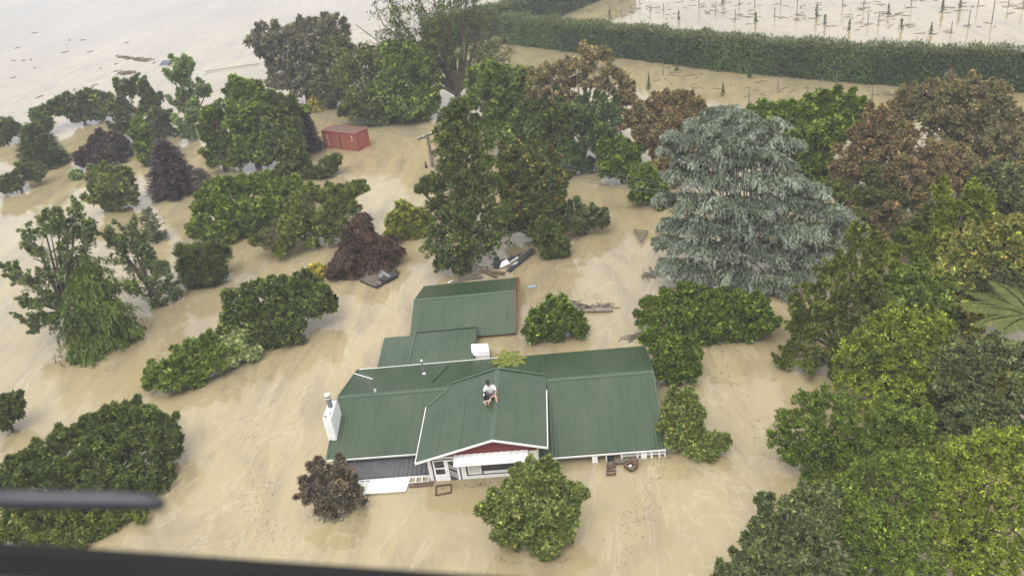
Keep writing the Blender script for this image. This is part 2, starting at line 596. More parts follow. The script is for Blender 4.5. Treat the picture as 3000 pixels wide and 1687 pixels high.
# ------------------------------------------------------------------ vegetation
STY = dict(
    #          tuft px, leaf px, leaf aspect, leaves, cover, upward, spread, core
    broad=dict(cp=5.2, lp=4.3, asp=0.62, nl=13, cov=0.95, up=0.55, core=1),
    rosette=dict(cp=3.8, lp=3.3, asp=0.45, nl=12, cov=1.0, up=0.75, core=1),
    glossy=dict(cp=4.8, lp=4.2, asp=0.60, nl=12, cov=1.0, up=0.4, core=1),
    fine=dict(cp=4.8, lp=3.5, asp=0.45, nl=13, cov=0.85, up=0.35, core=0.6),
    airy=dict(cp=4.6, lp=3.2, asp=0.45, nl=13, cov=0.6, up=0.35, core=0.0),
    spiky=dict(cp=6.0, lp=7.0, asp=0.20, nl=18, cov=1.3, up=0.9, core=1),
    weep=dict(cp=5.5, lp=3.6, asp=0.26, nl=22, cov=1.6, up=0.1, core=1.0),
    feather=dict(cp=4.0, lp=3.8, asp=0.38, nl=12, cov=0.8, up=0.8, core=0.35),
)


def boughs(lob, sty, B):
    """break each mass of a crown into separate leafy boughs with gaps between them"""
    out = []
    cen = np.mean([c for c, _ in lob], axis=0)
    for c, r in lob:
        if sty == "feather":            # upswept sprays that narrow to a tip
            d0 = nrm(c - (B + np.array([0, 0, 0.2])))
            for _ in range(5):
                st = c + rdirs(1)[0] * r * 0.55
                d = nrm(d0 * 0.7 + np.array([0, 0, 0.55]) + 0.65 * rng.normal(size=3))
                Lr = r * rng.uniform(1.0, 1.9)
                for f in (0.0, 0.2, 0.4, 0.58, 0.74, 0.88, 1.0):
                    out.append((st + d * Lr * (f - 0.2) + 0.05 * r * rng.normal(size=3), r * (0.25 - 0.18 * f)))
        else:
            if sty == "rosette":        # rounded leaf tufts set close over a shaded inside
                out.append((c, r * 0.66))
                a0 = rng.random() * 6.28
                for i in range(17):
                    z = 1 - 1.35 * (i + 0.5) / 17
                    a = a0 + i * 2.399 + rng.normal() * 0.35
                    h = math.sqrt(max(0, 1 - z * z))
                    out.append((c + np.array([h * math.cos(a), h * math.sin(a), z]) * r * rng.uniform(0.72, 1.16), r * rng.uniform(0.16, 0.29)))
                continue
            k = 13 if sty != "airy" else 10
            out.append((c, r * (0.5 if sty != "airy" else 0.2)))
            a0 = rng.random() * 6.28
            for i in range(k):
                z = 1 - 1.45 * (i + 0.5) / k
                a = a0 + i * 2.399 + rng.normal() * 0.4
                h = math.sqrt(max(0, 1 - z * z))
                d = np.array([h * math.cos(a), h * math.sin(a), z])
                q = c + d * r * rng.uniform(0.5, 1.2)
                out.append((q, r * rng.uniform(0.20, 0.36)))
                if rng.random() < 0.5:     # a spray that reaches past the rest
                    e = nrm(d + 0.4 * rng.normal(size=3) + np.array([0, 0, 0.35]))
                    for f in (0.25, 0.45, 0.62):
                        out.append((q + e * r * f, r * (0.22 - 0.2 * f)))
    return [(c, r) for c, r in out if c[2] > -0.3 * r]


def make_leaves(lob, sty, pal, lpm=1.0, covm=1.0):
    """lob: list of (centre, radius). Returns arrays for leaf_mesh"""
    s = STY[sty]
    Cn = np.array([c for c, _ in lob])
    R = np.array([r for _, r in lob])
    P_, D_, N_, L_, W_, I_ = [], [], [], [], [], []
    nid = 0
    G_ = []
    for i in range(len(lob)):
        c, r = Cn[i], R[i]
        done = sum(len(q) for q in P_)
        sc = px1(c)
        rc = min(s["cp"] / sc, 0.55 * r)
        lv = rng.uniform(0.62, 1.12)
        n = int(s["cov"] * covm * 3.3 * (r / rc) ** 2) + 2
        d = rdirs(n)
        d = d[(d[:, 2] > -0.55) | (rng.random(n) < 0.35)]
        tc_ = nrm(CAM - c)               # the far side of a crown is thinner than the open side
        d = d[((d @ tc_) > -0.35) | (rng.random(len(d)) < 0.4)]
        n = len(d)
        lump = 1 + 0.13 * np.sin(d[:, 0] * 5 + i) * np.cos(d[:, 1] * 6 + 2 * i) + 0.09 * rng.normal(size=n)
        rad = r * lump * (1 - 0.38 * rng.random(n) ** 2.2)
        p = c + d * rad[:, None] * np.array([1, 1, 0.9])
        keep = p[:, 2] > 0.04
        for j in np.nonzero(np.linalg.norm(Cn - c, axis=1) < r * 1.3 + R)[0]:
            if j != i:
                q = np.linalg.norm(p - Cn[j], axis=1)
                keep &= (q > R[j] * 0.70) | (rng.random(n) < 0.10)
        p, d = p[keep], d[keep]
        m = len(p)
        if m == 0:
            G_.append(np.zeros(0))
            continue
        if sty == "weep":
            # strands that leave the surface outward and then hang
            k = s["nl"]
            steps = np.linspace(0, 1, k)
            out = nrm(d * np.array([1, 1, 0.35]) + 0.25 * rng.normal(size=(m, 3)))
            Ls = (0.55 + 0.5 * rng.random(m)) * min(r * 0.9, 30 / sc)
            t = steps[None, :, None]
            pts = p[:, None, :] + out[:, None, :] * Ls[:, None, None] * 0.62 * t + np.array([0, 0, -1.0]) * (Ls[:, None, None] * 0.75 * t ** 2)
            tang = nrm(out[:, None, :] * 0.62 + np.array([0, 0, -1.5]) * t)
            side = nrm(np.cross(tang, [0, 0, 1.0]))
            sgn = rng.choice([-1, 1], (m, k, 1))
            Dl = nrm(tang + side * sgn * 0.75 + 0.25 * rng.normal(size=(m, k, 3)))
            Nl = nrm(out[:, None, :] + np.array([0, 0, 0.8]) + 0.35 * rng.normal(size=(m, k, 3)))
            idx = np.repeat(np.arange(m), k) + nid
            pts = pts.reshape(-1, 3)
            ll = s["lp"] * lpm / sc * (0.7 + 0.6 * rng.random(len(pts)))
            ok = pts[:, 2] > -0.05
            P_.append(pts[ok]); D_.append(Dl.reshape(-1, 3)[ok]); N_.append(Nl.reshape(-1, 3)[ok])
            L_.append(ll[ok]); W_.append((ll * s["asp"])[ok]); I_.append(idx[ok])
        else:
            k = s["nl"]
            q = rng.normal(size=(m, k, 3))
            q = nrm(q) * rng.random((m, k, 1)) ** 0.45
            ax = nrm(d + np.array([0, 0, s["up"]]) + 0.25 * rng.normal(size=(m, 3)))
            # flatten each tuft into a dome facing out
            h = (q * ax[:, None, :]).sum(2, keepdims=True)
            q = q - ax[:, None, :] * np.minimum(h, 0) * 1.2
            csz = rc * (0.75 + 0.5 * rng.random((m, 1, 1)))
            pts = p[:, None, :] + q * csz
            Dl = nrm(q + ax[:, None, :] * (0.35 if sty not in ("spiky", "feather") else 1.1) + 0.45 * rng.normal(size=(m, k, 3)))
            Nl = nrm(ax[:, None, :] * 1.0 + q * 0.8 + np.array([0, 0, 0.25]) + 0.34 * rng.normal(size=(m, k, 3)))
            idx = np.repeat(np.arange(m), k) + nid
            pts = pts.reshape(-1, 3)
            ll = s["lp"] * lpm * lv / sc * (0.6 + 0.8 * rng.random(len(pts)))
            ok = pts[:, 2] > -0.05
            P_.append(pts[ok]); D_.append(Dl.reshape(-1, 3)[ok]); N_.append(Nl.reshape(-1, 3)[ok])
            L_.append(ll[ok]); W_.append((ll * s["asp"])[ok]); I_.append(idx[ok])
        nid += m
        if s["core"] > 0 and r > 0.5 * R.max():      # inner foliage, leaves oversized and added to block light through the gaps
            kc = int(50 * s["core"])
            pc = c + rdirs(kc) * r * (0.15 + 0.6 * rng.random((kc, 1)))
            ok = pc[:, 2] > 0.0
            pc = pc[ok]
            kc = len(pc)
            P_.append(pc); D_.append(rdirs(kc)); N_.append(rdirs(kc))
            L_.append(r * (0.35 + 0.2 * rng.random(kc))); W_.append(r * 0.22 * np.ones(kc)); I_.append(np.zeros(kc, int) + nid)
            nid += 1
        G_.append(np.full(sum(len(q) for q in P_) - done, max(0.6, 1.06 + 0.17 * rng.normal())))
    P, D, N, L, W, I = (np.concatenate(t) for t in (P_, D_, N_, L_, W_, I_))
    C = colours(pal, len(P), I) * np.concatenate(G_)[:, None]
    young = rng.random(len(P)) < 0.20            # young leaves, paler and yellower, doubling as leaf highlights put into the colour
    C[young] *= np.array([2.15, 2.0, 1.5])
    return P, D, N, L, W, C


def drooping(lob, B, pal, lpm=1.0, nb=13, nf=10, k=11):
    """arching boughs with a hanging fringe of fine sprays, as a weeping cedar carries"""
    P_, D_, N_, L_, I_ = [], [], [], [], []
    nid = 0
    for c, r in lob:
        sc = px1(c)
        od = math.atan2(c[1] - B[1], c[0] - B[0])
        for _ in range(nb):
            a = od + rng.normal() * 1.6
            o = np.array([math.cos(a), math.sin(a), 0.0])
            sd = np.array([-o[1], o[0], 0.0])
            st = c - o * r * rng.uniform(0.2, 0.9) + sd * r * rng.normal() * 0.4 + np.array([0, 0, r * rng.uniform(-0.2, 0.45)])
            ln = r * rng.uniform(1.2, 1.8)
            t = np.repeat(np.linspace(0.08, 1.0, nf), 3)
            m = len(t)
            base = st + o * ln * t[:, None] + np.array([0, 0, 1.0]) * (ln * (0.28 * t - 0.55 * t * t))[:, None]
            sg = rng.uniform(-1, 1, (m, 1))
            base = base + sd * sg * (r * 0.22)
            fd = nrm(o * 0.5 + sd * sg * 0.7 + np.array([0, 0, -1.0]) + 0.25 * rng.normal(size=(m, 3)))
            fl = r * rng.uniform(0.22, 0.5, (m, 1)) * (1.05 - 0.35 * t[:, None])
            u = np.linspace(0, 1, k)[None, :, None]
            pts = base[:, None, :] + fd[:, None, :] * fl[:, None, :] * u + np.array([0, 0, -1.0]) * (fl[:, None, :] * 0.35 * u ** 2)
            dl = nrm(fd[:, None, :] + np.array([0, 0, -0.25]) + 0.55 * rng.normal(size=(m, k, 3)))
            nl = nrm(np.array([0, 0, 1.3]) + o * 0.5 + 0.35 * rng.normal(size=(m, k, 3)))
            ok = pts.reshape(-1, 3)[:, 2] > -0.05
            P_.append(pts.reshape(-1, 3)[ok]); D_.append(dl.reshape(-1, 3)[ok]); N_.append(nl.reshape(-1, 3)[ok])
            L_.append(3.7 * lpm / sc * (0.6 + 0.7 * rng.random(int(ok.sum())))); I_.append(np.full(int(ok.sum()), nid))
            nid += 1
        kc = 60
        pc = c + rdirs(kc) * r * 0.6 * rng.random((kc, 1))
        ok = pc[:, 2] > 0
        P_.append(pc[ok]); D_.append(rdirs(int(ok.sum()))); N_.append(rdirs(int(ok.sum()))); L_.append(np.full(int(ok.sum()), r * 0.4)); I_.append(np.full(int(ok.sum()), nid))
        nid += 1
    P, D, N, L, I = (np.concatenate(t) for t in (P_, D_, N_, L_, I_))
    return P, D, N, L, L * 0.30, colours(pal, len(P), I)


def slope_point(B, x, y, ang):
    """where the sight line of a picture point meets the tilted plane that stands on B"""
    fh = nrm(np.array([B[0], B[1], 0.0]) - np.array([0, 0, 0.0]))
    up = math.cos(ang) * fh + math.sin(ang) * np.array([0, 0, 1.0])
    side = np.cross(fh, [0, 0, 1.0])
    n = np.cross(side, up)
    d = ray(x, y)
    return CAM + d * (((B - CAM) @ n) / (d @ n))


def lobes_from(base, lobes, ang, jit=0.6, rs=1.0, irr=1.0):
    B = at(base[0] * K, base[1] * K)
    out = []
    for l in lobes:
        x, y, r = l[:3]
        p = slope_point(B, x * K, y * K, math.radians(ang))
        rw = r * K * dist(p) / F_PX
        fh = nrm(np.array([p[0], p[1], 0.0]))
        p = p + fh * rng.uniform(-jit, jit) * irr * rw + rdirs(1)[0] * 0.16 * irr * rw
        p[2] = max(p[2], 0.25 * rw)
        out.append((p, rw * rs * rng.uniform(0.86 - 0.16 * irr, 0.86 + 0.16 * irr)))
    return B, out


def limbs(B, lob, r0_, parent, mat, sides=6, fork=0.35):
    m = MB()
    C = np.array([c for c, _ in lob])
    cen = C.mean(0)
    root = np.array([0.6 * B[0] + 0.4 * cen[0], 0.6 * B[1] + 0.4 * cen[1], -0.8])
    top = root * (1 - fork) + cen * fork
    top[2] = max(0.25, fork * cen[2])
    m.tube([root, (root + top) / 2 + rng.normal(size=3) * 0.03, top], [r0_ * 1.15, r0_, r0_ * 0.8], sides)
    for c, r in lob:
        e = c + np.array([0, 0, 0.35 * r])
        mid = top * 0.5 + e * 0.5 + rng.normal(size=3) * 0.15 * r
        m.tube([top, mid, e], [r0_ * 0.55, r0_ * 0.33, r0_ * 0.10], 5)
        for _ in range(3):
            e2 = c + rdirs(1)[0] * r * 0.85
            if e2[2] > 0.1:
                m.tube([mid * 0.4 + e * 0.6, (mid + e2) / 2 * 0.4 + e2 * 0.6 * 0.5 + e * 0.3, e2], [r0_ * 0.22, r0_ * 0.13, r0_ * 0.05], 4)
    return m.build("trunk", mat, parent)


def plant(name, label, cat, base, lobes, sty, pal, ang=55, lpm=1.0, covm=1.0, bark="bark", group=None, extra=None, trunk=0.0, rs=1.0, irr=1.0):
    B, lob = lobes_from(base, lobes, ang, rs=rs, irr=irr)
    cen = np.mean([c for c, _ in lob], axis=0)
    t = thing(name, label, cat, (float(B[0]), float(B[1]), 0.0), group)
    if sty == "cedar":
        back = []
        for c, r in lob:                # a second rank of boughs behind closes the crown
            fh = nrm(np.array([c[0], c[1], 0.0]))
            back.append((c + fh * r * 0.9 + np.array([0, 0, -0.25 * r]), r * 1.05))
        P, D, N, L, W, C = drooping([(c, r * 1.12) for c, r in lob], B, pal, lpm)
        q = drooping(back, B, pal, lpm, nb=6, nf=8, k=7)
        P, D, N, L, W, C = (np.concatenate(t) for t in zip((P, D, N, L, W, C), q))
    else:
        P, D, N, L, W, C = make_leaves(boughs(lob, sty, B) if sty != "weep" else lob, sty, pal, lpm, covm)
    if extra:                       # patches of another leaf colour: (x, y, r, palette)
        for ex, ey, er, ep in extra:
            q = slope_point(B, ex * K, ey * K, math.radians(ang))
            rw = er * K * dist(q) / F_PX
            near = np.linalg.norm(P - q, axis=1) < rw * (0.8 + 0.5 * rng.random(len(P)))
            C[near] = colours(ep, int(near.sum()))
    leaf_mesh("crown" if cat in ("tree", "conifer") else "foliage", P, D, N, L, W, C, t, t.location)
    rmax = max(r for _, r in lob)
    limbs(B, lob, trunk or min(0.32, 0.035 * (cen[2] + rmax * 2) + 0.03), t, M[bark])
    return t


def conifer(name, label, base, top, width, pal, cat="conifer", dens=1.0, droop=0.15, lp=5.0, asp=0.28, shape=0.8, bark="bark", lift=0.1):
    """single leader with whorls of needle-clad branches"""
    B = at(base[0] * K, base[1] * K)
    B = B + nrm(np.array([B[0], B[1], 0])) * 0.3
    h = slope_point(B, top[0] * K, top[1] * K, math.pi / 2)[2]
    sc = px1(B)
    R = width * K / 2 * dist(B) / F_PX
    t = thing(name, label, cat, (float(B[0]), float(B[1]), 0.0))
    nb = int(150 * dens)
    P_, D_, N_, I_ = [], [], [], []
    wood = MB()
    wood.tube([B + [0, 0, -0.8], B + [0, 0, h * 0.5], B + [0, 0, h * 0.98]], [0.03 + h * 0.02, 0.02 + h * 0.012, 0.01], 6)
    for i in range(nb):
        f = (i + rng.random()) / nb
        f = f ** 1.25
        z = f * h
        a = i * 2.399 + rng.normal() * 0.3
        Lb = R * (max(0.0, 1 - f) ** shape) * (0.75 + 0.4 * rng.random()) + 0.04 * R
        o = np.array([math.cos(a), math.sin(a), 0])
        k = max(6, int(Lb * sc / 1.3))
        s = np.linspace(0.12, 1, k)[:, None]
        pts = B + [0, 0, z] + o * Lb * s + np.array([0, 0, 1.0]) * Lb * (lift * s - droop * s ** 2)
        if i % 2 == 0 and Lb > 0.25:
            wood.tube([pts[0], pts[k // 2], pts[-1]], [0.02 + 0.01 * Lb, 0.014, 0.006], 4)
        side = np.cross(o, [0, 0, 1.0])
        for rep in range(3):
            sg = rng.choice([-1, 1], (k, 1))
            d = nrm(o + side * sg * (0.9 - 0.5 * s) + np.array([0, 0, 0.15]) + 0.3 * rng.normal(size=(k, 3)))
            P_.append(pts + 0.05 * R * rng.normal(size=(k, 3)))
            D_.append(d)
            N_.append(nrm(np.array([0, 0, 1.0]) + o * 0.5 + 0.4 * rng.normal(size=(k, 3))))
            I_.append(np.full(k, i))
    P, D, N, I = (np.concatenate(q) for q in (P_, D_, N_, I_))
    ok = P[:, 2] > -0.05
    P, D, N, I = P[ok], D[ok], N[ok], I[ok]
    L = lp / sc * (0.6 + 0.7 * rng.random(len(P)))
    leaf_mesh("crown", P, D, N, L, L * asp, colours(pal, len(P), I), t, t.location)
    wood.build("trunk", M[bark], t)
    return t


def frond(parent, root, az, elev, length, width, pal, npin=26, curl=0.9):
    """one fern frond: midrib with two rows of narrow pinnae, a part of its fern"""
    o = np.array([math.cos(az), math.sin(az), 0.0])
    s = np.linspace(0, 1, npin)[:, None]
    mid = root + o * length * (s * math.cos(elev)) + np.array([0, 0, 1.0]) * length * (s * math.sin(elev) - curl * 0.5 * s ** 2)
    tang = nrm(np.gradient(mid, axis=0))
    side = np.cross(tang, [0, 0, 1.0])
    side = nrm(side)
    w = width * np.sin(np.pi * np.clip(0.12 + 0.86 * s, 0, 1)) ** 0.8
    P = np.concatenate([mid, mid])
    D = np.concatenate([nrm(side + tang * 0.55 - [0, 0, 0.15]), nrm(-side + tang * 0.55 - [0, 0, 0.15])])
    N = np.concatenate([nrm(np.cross(side, tang))] * 2) * 1.0
    N[N[:, 2] < 0] *= -1
    L = np.concatenate([w[:, 0], w[:, 0]])
    leaf_mesh("frond", P, D, N, L, length / npin * 1.5, colours(pal, 2 * npin), parent, parent.location)


# ------------------------------------------------------------------ SETTING: water
wm = MB()
NG = 24
S_ = 1500.0
wm.add([(-S_, -400, 0), (S_, -400, 0), (S_, 1900, 0), (-S_, 1900, 0)], [(0, 1, 2, 3)])
water = wm.build("water", WATER)
tag(water, kind="structure")

# ------------------------------------------------------------------ HOUSE
T1 = 0.2689
xL, xR, yr, zr = -10.916, 2.906, 29.723, 1.467
yb, yfl, yfr = yr + 3.466, yr - 3.227, yr - 3.893
zf = lambda y: zr - (yr - y) * T1
zb = lambda y: zr - (y - yr) * T1
gx, gz, TG = -3.758, 2.051, 0.2698
gl, gr = gx - 3.145, gx + 2.064
gyf, gyb = 25.088, 29.993
zg = lambda x: gz - abs(x - gx) * TG

house = thing("farmhouse", "flooded white house with the long green iron roof and front gable", "house", (-4.0, 29.7, 0.0))
m = MB()
m.sheet((xL, yr, zr), (xR - xL, 0, 0), (0, yb - yr, -(yb - yr) * T1), 0.15, 0.0045)
o = m.build("roof_sheet", ROOF, house)
m = MB()
m.sheet((xL, yr, zr), (-3.0 - xL, 0, 0), (0, yfl - yr, -(yr - yfl) * T1), 0.15, 0.0045)
m.build("roof_sheet", ROOF, house)
m = MB()
m.sheet((-3.0, yr, zr), (xR + 3.0, 0, 0), (0, yfr - yr, -(yr - yfr) * T1), 0.15, 0.0045)
m.build("roof_sheet", ROOF, house)
# front gable roof, lower sheets laid across it
m = MB()
m.sheet((gx, gyf, gz), (0, gyb - gyf, 0), (gl - gx, 0, -(gx - gl) * TG), 0.15, 0.0045)
m.build("roof_sheet", ROOF, house)
m = MB()
m.sheet((gx, gyf, gz), (0, gyb - gyf, 0), (gr - gx, 0, -(gr - gx) * TG), 0.15, 0.0045)
m.build("roof_sheet", ROOF, house)


def cap(a, b, d1, d2, w=0.16, parent=house, mat="cap"):
    a, b, d1, d2 = (np.array(t, float) for t in (a, b, d1, d2))
    lift = np.array([0, 0, 0.03])
    mm = MB()
    d1, d2 = nrm(d1) * w, nrm(d2) * w
    for d in (d1, d2):
        mm.add([a + lift, b + lift, b + d + lift * 0.7, a + d + lift * 0.7, a + d, b + d], [(0, 1, 2, 3), (3, 2, 5, 4)])
    return mm.build("ridge_cap", M[mat], parent)


cap((xL, yr, zr), (-6.0, yr, zr), (0, 1, -T1), (0, -1, -T1))
cap((gr + 0.1, yr, zr), (xR, yr, zr), (0, 1, -T1), (0, -1, -T1))
cap((gx, gyf, gz), (gx, gyb, gz), (1, 0, -TG), (-1, 0, -TG), 0.12)


def vally(w):                   # the valley where the gable's side slope dies into the front slope
    return yr + (zg(gx - w) - zr) / T1


# valley trim, lying on the gable side
m = MB()
for a, b in ((2.2, 3.13),):
    m.bar((gx - a, vally(a), zg(gx - a) + 0.02), (gx - b, vally(b), zg(gx - b) + 0.02), 0.12, 0.02)
m.bar((gx - 0.05, gyb, gz + 0.02), (gx - 2.2, gyb - 0.02, zg(gx - 2.2) + 0.02), 0.10, 0.05)
m.bar((gx + 0.05, gyb, gz + 0.02), (gr, gyb, zg(gr) + 0.02), 0.10, 0.05)
m.build("valley_flashing", M["cap"], house)
# back wall of the raised gable
m = MB()
m.prism([(gx, gyb - 0.12, gz - 0.03), (gr - 0.05, gyb - 0.12, zg(gr) - 0.03), (gr - 0.05, gyb - 0.12, 1.2), (gx - 2.6, gyb - 0.12, 1.2)], (0, 0.05, 0))
m.build("gable_back", M["cap"], house)
# overlaps where one run of sheets lies on the next, and a few patches of replaced sheet
for f in (0.42, 0.72):
    for sgn, xe in ((-1, gl), (1, gr)):
        xx = gx + (xe - gx) * f
        m = MB()
        m.bar((xx, gyf + 0.02, zg(xx) + 0.008), (xx, 28.6 if sgn < 0 else 29.8, zg(xx) + 0.008), 0.03, 0.012)
        m.build("sheet_lap", ROOF, house)
# verge strips at the two ends of the long roof
for xe in (xL, xR):
    m = MB()
    m.bar((xe, yr, zr + 0.015), (xe, yb, zb(yb) + 0.015), 0.09, 0.05)
    yy = yfl if xe == xL else yfr
    m.bar((xe, yr, zr + 0.015), (xe, yy, zf(yy) + 0.015), 0.09, 0.05)
    m.build("verge", M["cap"], house)
# gutters
m = MB()
m.box((xL + 0.1, yb + 0.01, zb(yb) - 0.08), (-3.6, yb + 0.05, zb(yb) + 0.012))
m.build("gutter", M["trim"], house)
m = MB()
m.box((xL, yfl - 0.07, zf(yfl) - 0.08), (gl + 0.25, yfl - 0.01, zf(yfl) - 0.02))
m.build("gutter", M["gutter"], house)
m = MB()
m.box((-3.0, yfr - 0.06, zf(yfr) - 0.09), (xR, yfr - 0.01, zf(yfr) - 0.03))
m.build("gutter", M["trim"], house)
m = MB()
m.box((gl - 0.035, gyf + 0.03, zg(gl) - 0.09), (gl + 0.0, 28.76, zg(gl) + 0.015))
m.build("gutter", M["trim"], house)
m = MB()
m.box((gr + 0.0, gyf + 0.03, zg(gr) - 0.09), (gr + 0.038, 28.9, zg(gr) + 0.015))
m.build("gutter", M["trim"], house)
# white bargeboards on the front gable
for xe in (gl, gr):
    m = MB()
    m.prism([(gx, gyf - 0.035, gz + 0.04), (xe, gyf - 0.035, zg(xe) + 0.04), (xe, gyf - 0.035, zg(xe) - 0.04), (gx, gyf - 0.035, gz - 0.04)], (0, 0.034, 0))
    m.build("bargeboard", M["white"], house)
# walls: long body, gable wing
m = MB()
m.box((xL + 0.12, yr - 2.9, -2.2), (xR - 0.12, yb - 0.35, 0.36))
m.build("wall", M["white"], house)
for xe, s in ((xL + 0.12, 1), (xR - 0.16, 1)):     # end gables in the same white boards
    m = MB()
    m.prism([(xe, yr - 2.9, 0.34), (xe, yb - 0.35, 0.34), (xe, yr, zr - 0.06)], (0.04, 0, 0))
    m.build("gable_wall", M["white"], house)
YF = 25.37
XW0, XW1 = -6.42, -2.12
m = MB()
m.box((XW0, YF + 0.05, -2.2), (XW1, 27.2, 0.98))
m.build("wall", M["white"], house)
for xw in (XW0, XW1 - 0.1):       # side walls of the wing up to its eaves
    m = MB()
    m.box((xw, YF + 0.05, 0.95), (xw + 0.1, 29.9, zg(xw + 0.05) - 0.04))
    m.build("side_wall", M["white"], house)
# red gable end in horizontal boards
zt = 1.2
for k in range(6):
    z0, z1 = zt + k * 0.14, zt + (k + 1) * 0.14 - 0.012
    z1 = min(z1, gz - 0.05)
    if z0 >= gz - 0.06:
        break
    a0, a1 = (gz - 0.04 - z0) / TG, (gz - 0.04 - z1) / TG
    m = MB()
    m.prism([(max(XW0, gx - a0), YF, z0), (min(XW1, gx + a0), YF, z0), (min(XW1, gx + a1), YF, z1), (max(XW0, gx - a1), YF, z1)], (0, 0.05, 0))
    m.build("weatherboard", M["red"], house)
# white front boards around the openings
m = MB()
yy0, yy1 = YF, YF + 0.05
m.box((XW0, yy0, -2.0), (-6.36, yy1, 1.19))
m.box((-5.23, yy0, -2.0), (-5.02, yy1, 1.19))
m.box((-5.02, yy0, -2.0), (-2.6, yy1, 0.17))
m.box((-5.02, yy0, 0.72), (-2.6, yy1, 1.19))
m.box((-2.6, yy0, -2.0), (XW1, yy1, 1.19))
m.box((-6.36, yy0, 1.10), (-5.23, yy1, 1.19))
m.build("front_wall", M["white"], house)
m = MB()
m.box((-6.5, YF - 0.035, -2.0), (-6.42, YF + 0.06, 1.12))
m.build("corner_board", M["white"], house)
m = MB()
m.box((-2.56, YF - 0.02, -0.1), (-2.50, YF - 0.002, 1.19))
m.build("downpipe", M["dark"], house)
# door set: dark frame, side light and glazed door with slanting bars
doorset = MB()
yd0, yd1 = YF - 0.012, YF + 0.03
doorset.box((-6.36, yd0, -0.3), (-6.31, yd1, 1.10))
doorset.box((-5.28, yd0, -0.3), (-5.23, yd1, 1.10))
doorset.box((-6.31, yd0, 1.055), (-5.28, yd1, 1.10))
fr = doorset.build("door_frame", M["dark"], house)
m = MB()
m.box((-6.31, YF + 0.0, -0.3), (-6.24, YF + 0.03, 1.055))
m.box((-5.86, YF + 0.0, -0.3), (-5.82, YF + 0.03, 1.055))
m.box((-6.24, YF, 0.60), (-5.86, YF + 0.03, 0.66))
m.box((-6.24, YF, 1.0), (-5.86, YF + 0.03, 1.055))
m.box((-6.24, YF, -0.3), (-5.86, YF + 0.03, 0.33))
sl = m.build("side_light", M["white"], house)
for z0, z1 in ((0.33, 0.60), (0.66, 1.0)):
    mm = MB()
    mm.box((-6.24, YF + 0.012, z0), (-5.86, YF + 0.02, z1))
    mm.build("pane", M["glass"], sl)
m = MB()
m.box((-5.82, YF - 0.004, -0.3), (-5.70, YF + 0.035, 1.055))
m.box((-5.38, YF - 0.004, -0.3), (-5.28, YF + 0.035, 1.055))
m.box((-5.70, YF - 0.004, 0.96), (-5.38, YF + 0.035, 1.055))
dr = m.build("door", M["white"], house)
mm = MB()
mm.box((-5.70, YF + 0.012, -0.3), (-5.38, YF + 0.02, 0.96))
mm.build("pane", M["glass"], dr)
for zz in (0.80, 0.70, 0.50, 0.40, 0.30):
    mm = MB()
    mm.bar((-5.70, YF + 0.004, zz), (-5.38, YF + 0.004, zz - 0.21), 0.012, 0.03, (0, 1, 0))
    mm.build("glazing_bar", M["white"], dr)
mm = MB()
mm.tube([(-5.77, YF - 0.03, 0.48), (-5.77, YF - 0.005, 0.48)], 0.02, 6)
mm.build("handle", M["steel"], dr)
# long window with a curtained sash and dark opening
m = MB()
m.box((-5.02, YF - 0.012, 0.17), (-4.97, YF + 0.03, 0.72))
m.box((-4.97, YF - 0.012, 0.17), (-2.6, YF + 0.03, 0.205))
m.box((-4.40, YF - 0.012, 0.205), (-4.36, YF + 0.03, 0.72))
wf = m.build("window", M["dark"], house)
mm = MB()
mm.box((-4.95, YF - 0.002, 0.21), (-4.88, YF + 0.02, 0.70))
mm.box((-4.46, YF - 0.002, 0.21), (-4.41, YF + 0.02, 0.70))
mm.box((-4.88, YF - 0.002, 0.21), (-4.46, YF + 0.02, 0.28))
mm.box((-4.88, YF - 0.002, 0.64), (-4.46, YF + 0.02, 0.70))
mm.build("sash", M["white"], wf)
mm = MB()
mm.box((-4.88, YF + 0.022, 0.28), (-4.46, YF + 0.03, 0.64))
mm.build("curtain", M["curtain"], wf)
mm = MB()
mm.box((-4.35, YF + 0.022, 0.21), (-2.6, YF + 0.03, 0.71))
mm.build("pane", M["glass"], wf)
mm = MB()
mm.box((-4.35, YF - 0.004, 0.21), (-2.6, YF + 0.018, 0.33))
mm.build("sill", M["white"], wf)
# ribbed awning over the window
m = MB()
m.sheet((-5.40, YF - 0.02, 1.27), (2.92, 0, 0), (0, -0.44, -0.20), 0.26, 0.022)
m.build("awning", M["canopy"], house)
m = MB()
m.bar((-5.40, YF - 0.46, 1.055), (-2.48, YF - 0.46, 1.055), 0.03, 0.03)
m.build("awning_rail", M["white"], house)
# porch roof of dark ribbed sheets beside the wing
m = MB()
m.sheet((-10.2, 26.62, 0.34), (3.74, 0, 0), (0, -0.92, -0.22), 0.185, 0.026)
m.build("porch_roof", M["darkroof"], house)
m = MB()
m.box((-10.15, 26.62, -0.5), (-6.5, 26.68, 0.45))
m.build("porch_wall", M["dark"], house)
m = MB()
m.box((-9.9, 25.62, -0.02), (-6.5, 25.70, 0.08))
m.build("porch_beam", M["trim"], house)
for k in range(13):
    x = -9.75 + k * 0.262
    mm = MB()
    mm.bar((x, 25.66, 0.09), (x, 25.30, 0.005), 0.05, 0.06)
    mm.build("rafter", M["trim"], house)
m = MB()
m.bar((-9.75, 25.34, 0.02), (-6.6, 25.34, 0.02), 0.04, 0.06)
m.build("rafter_plate", M["trim"], house)
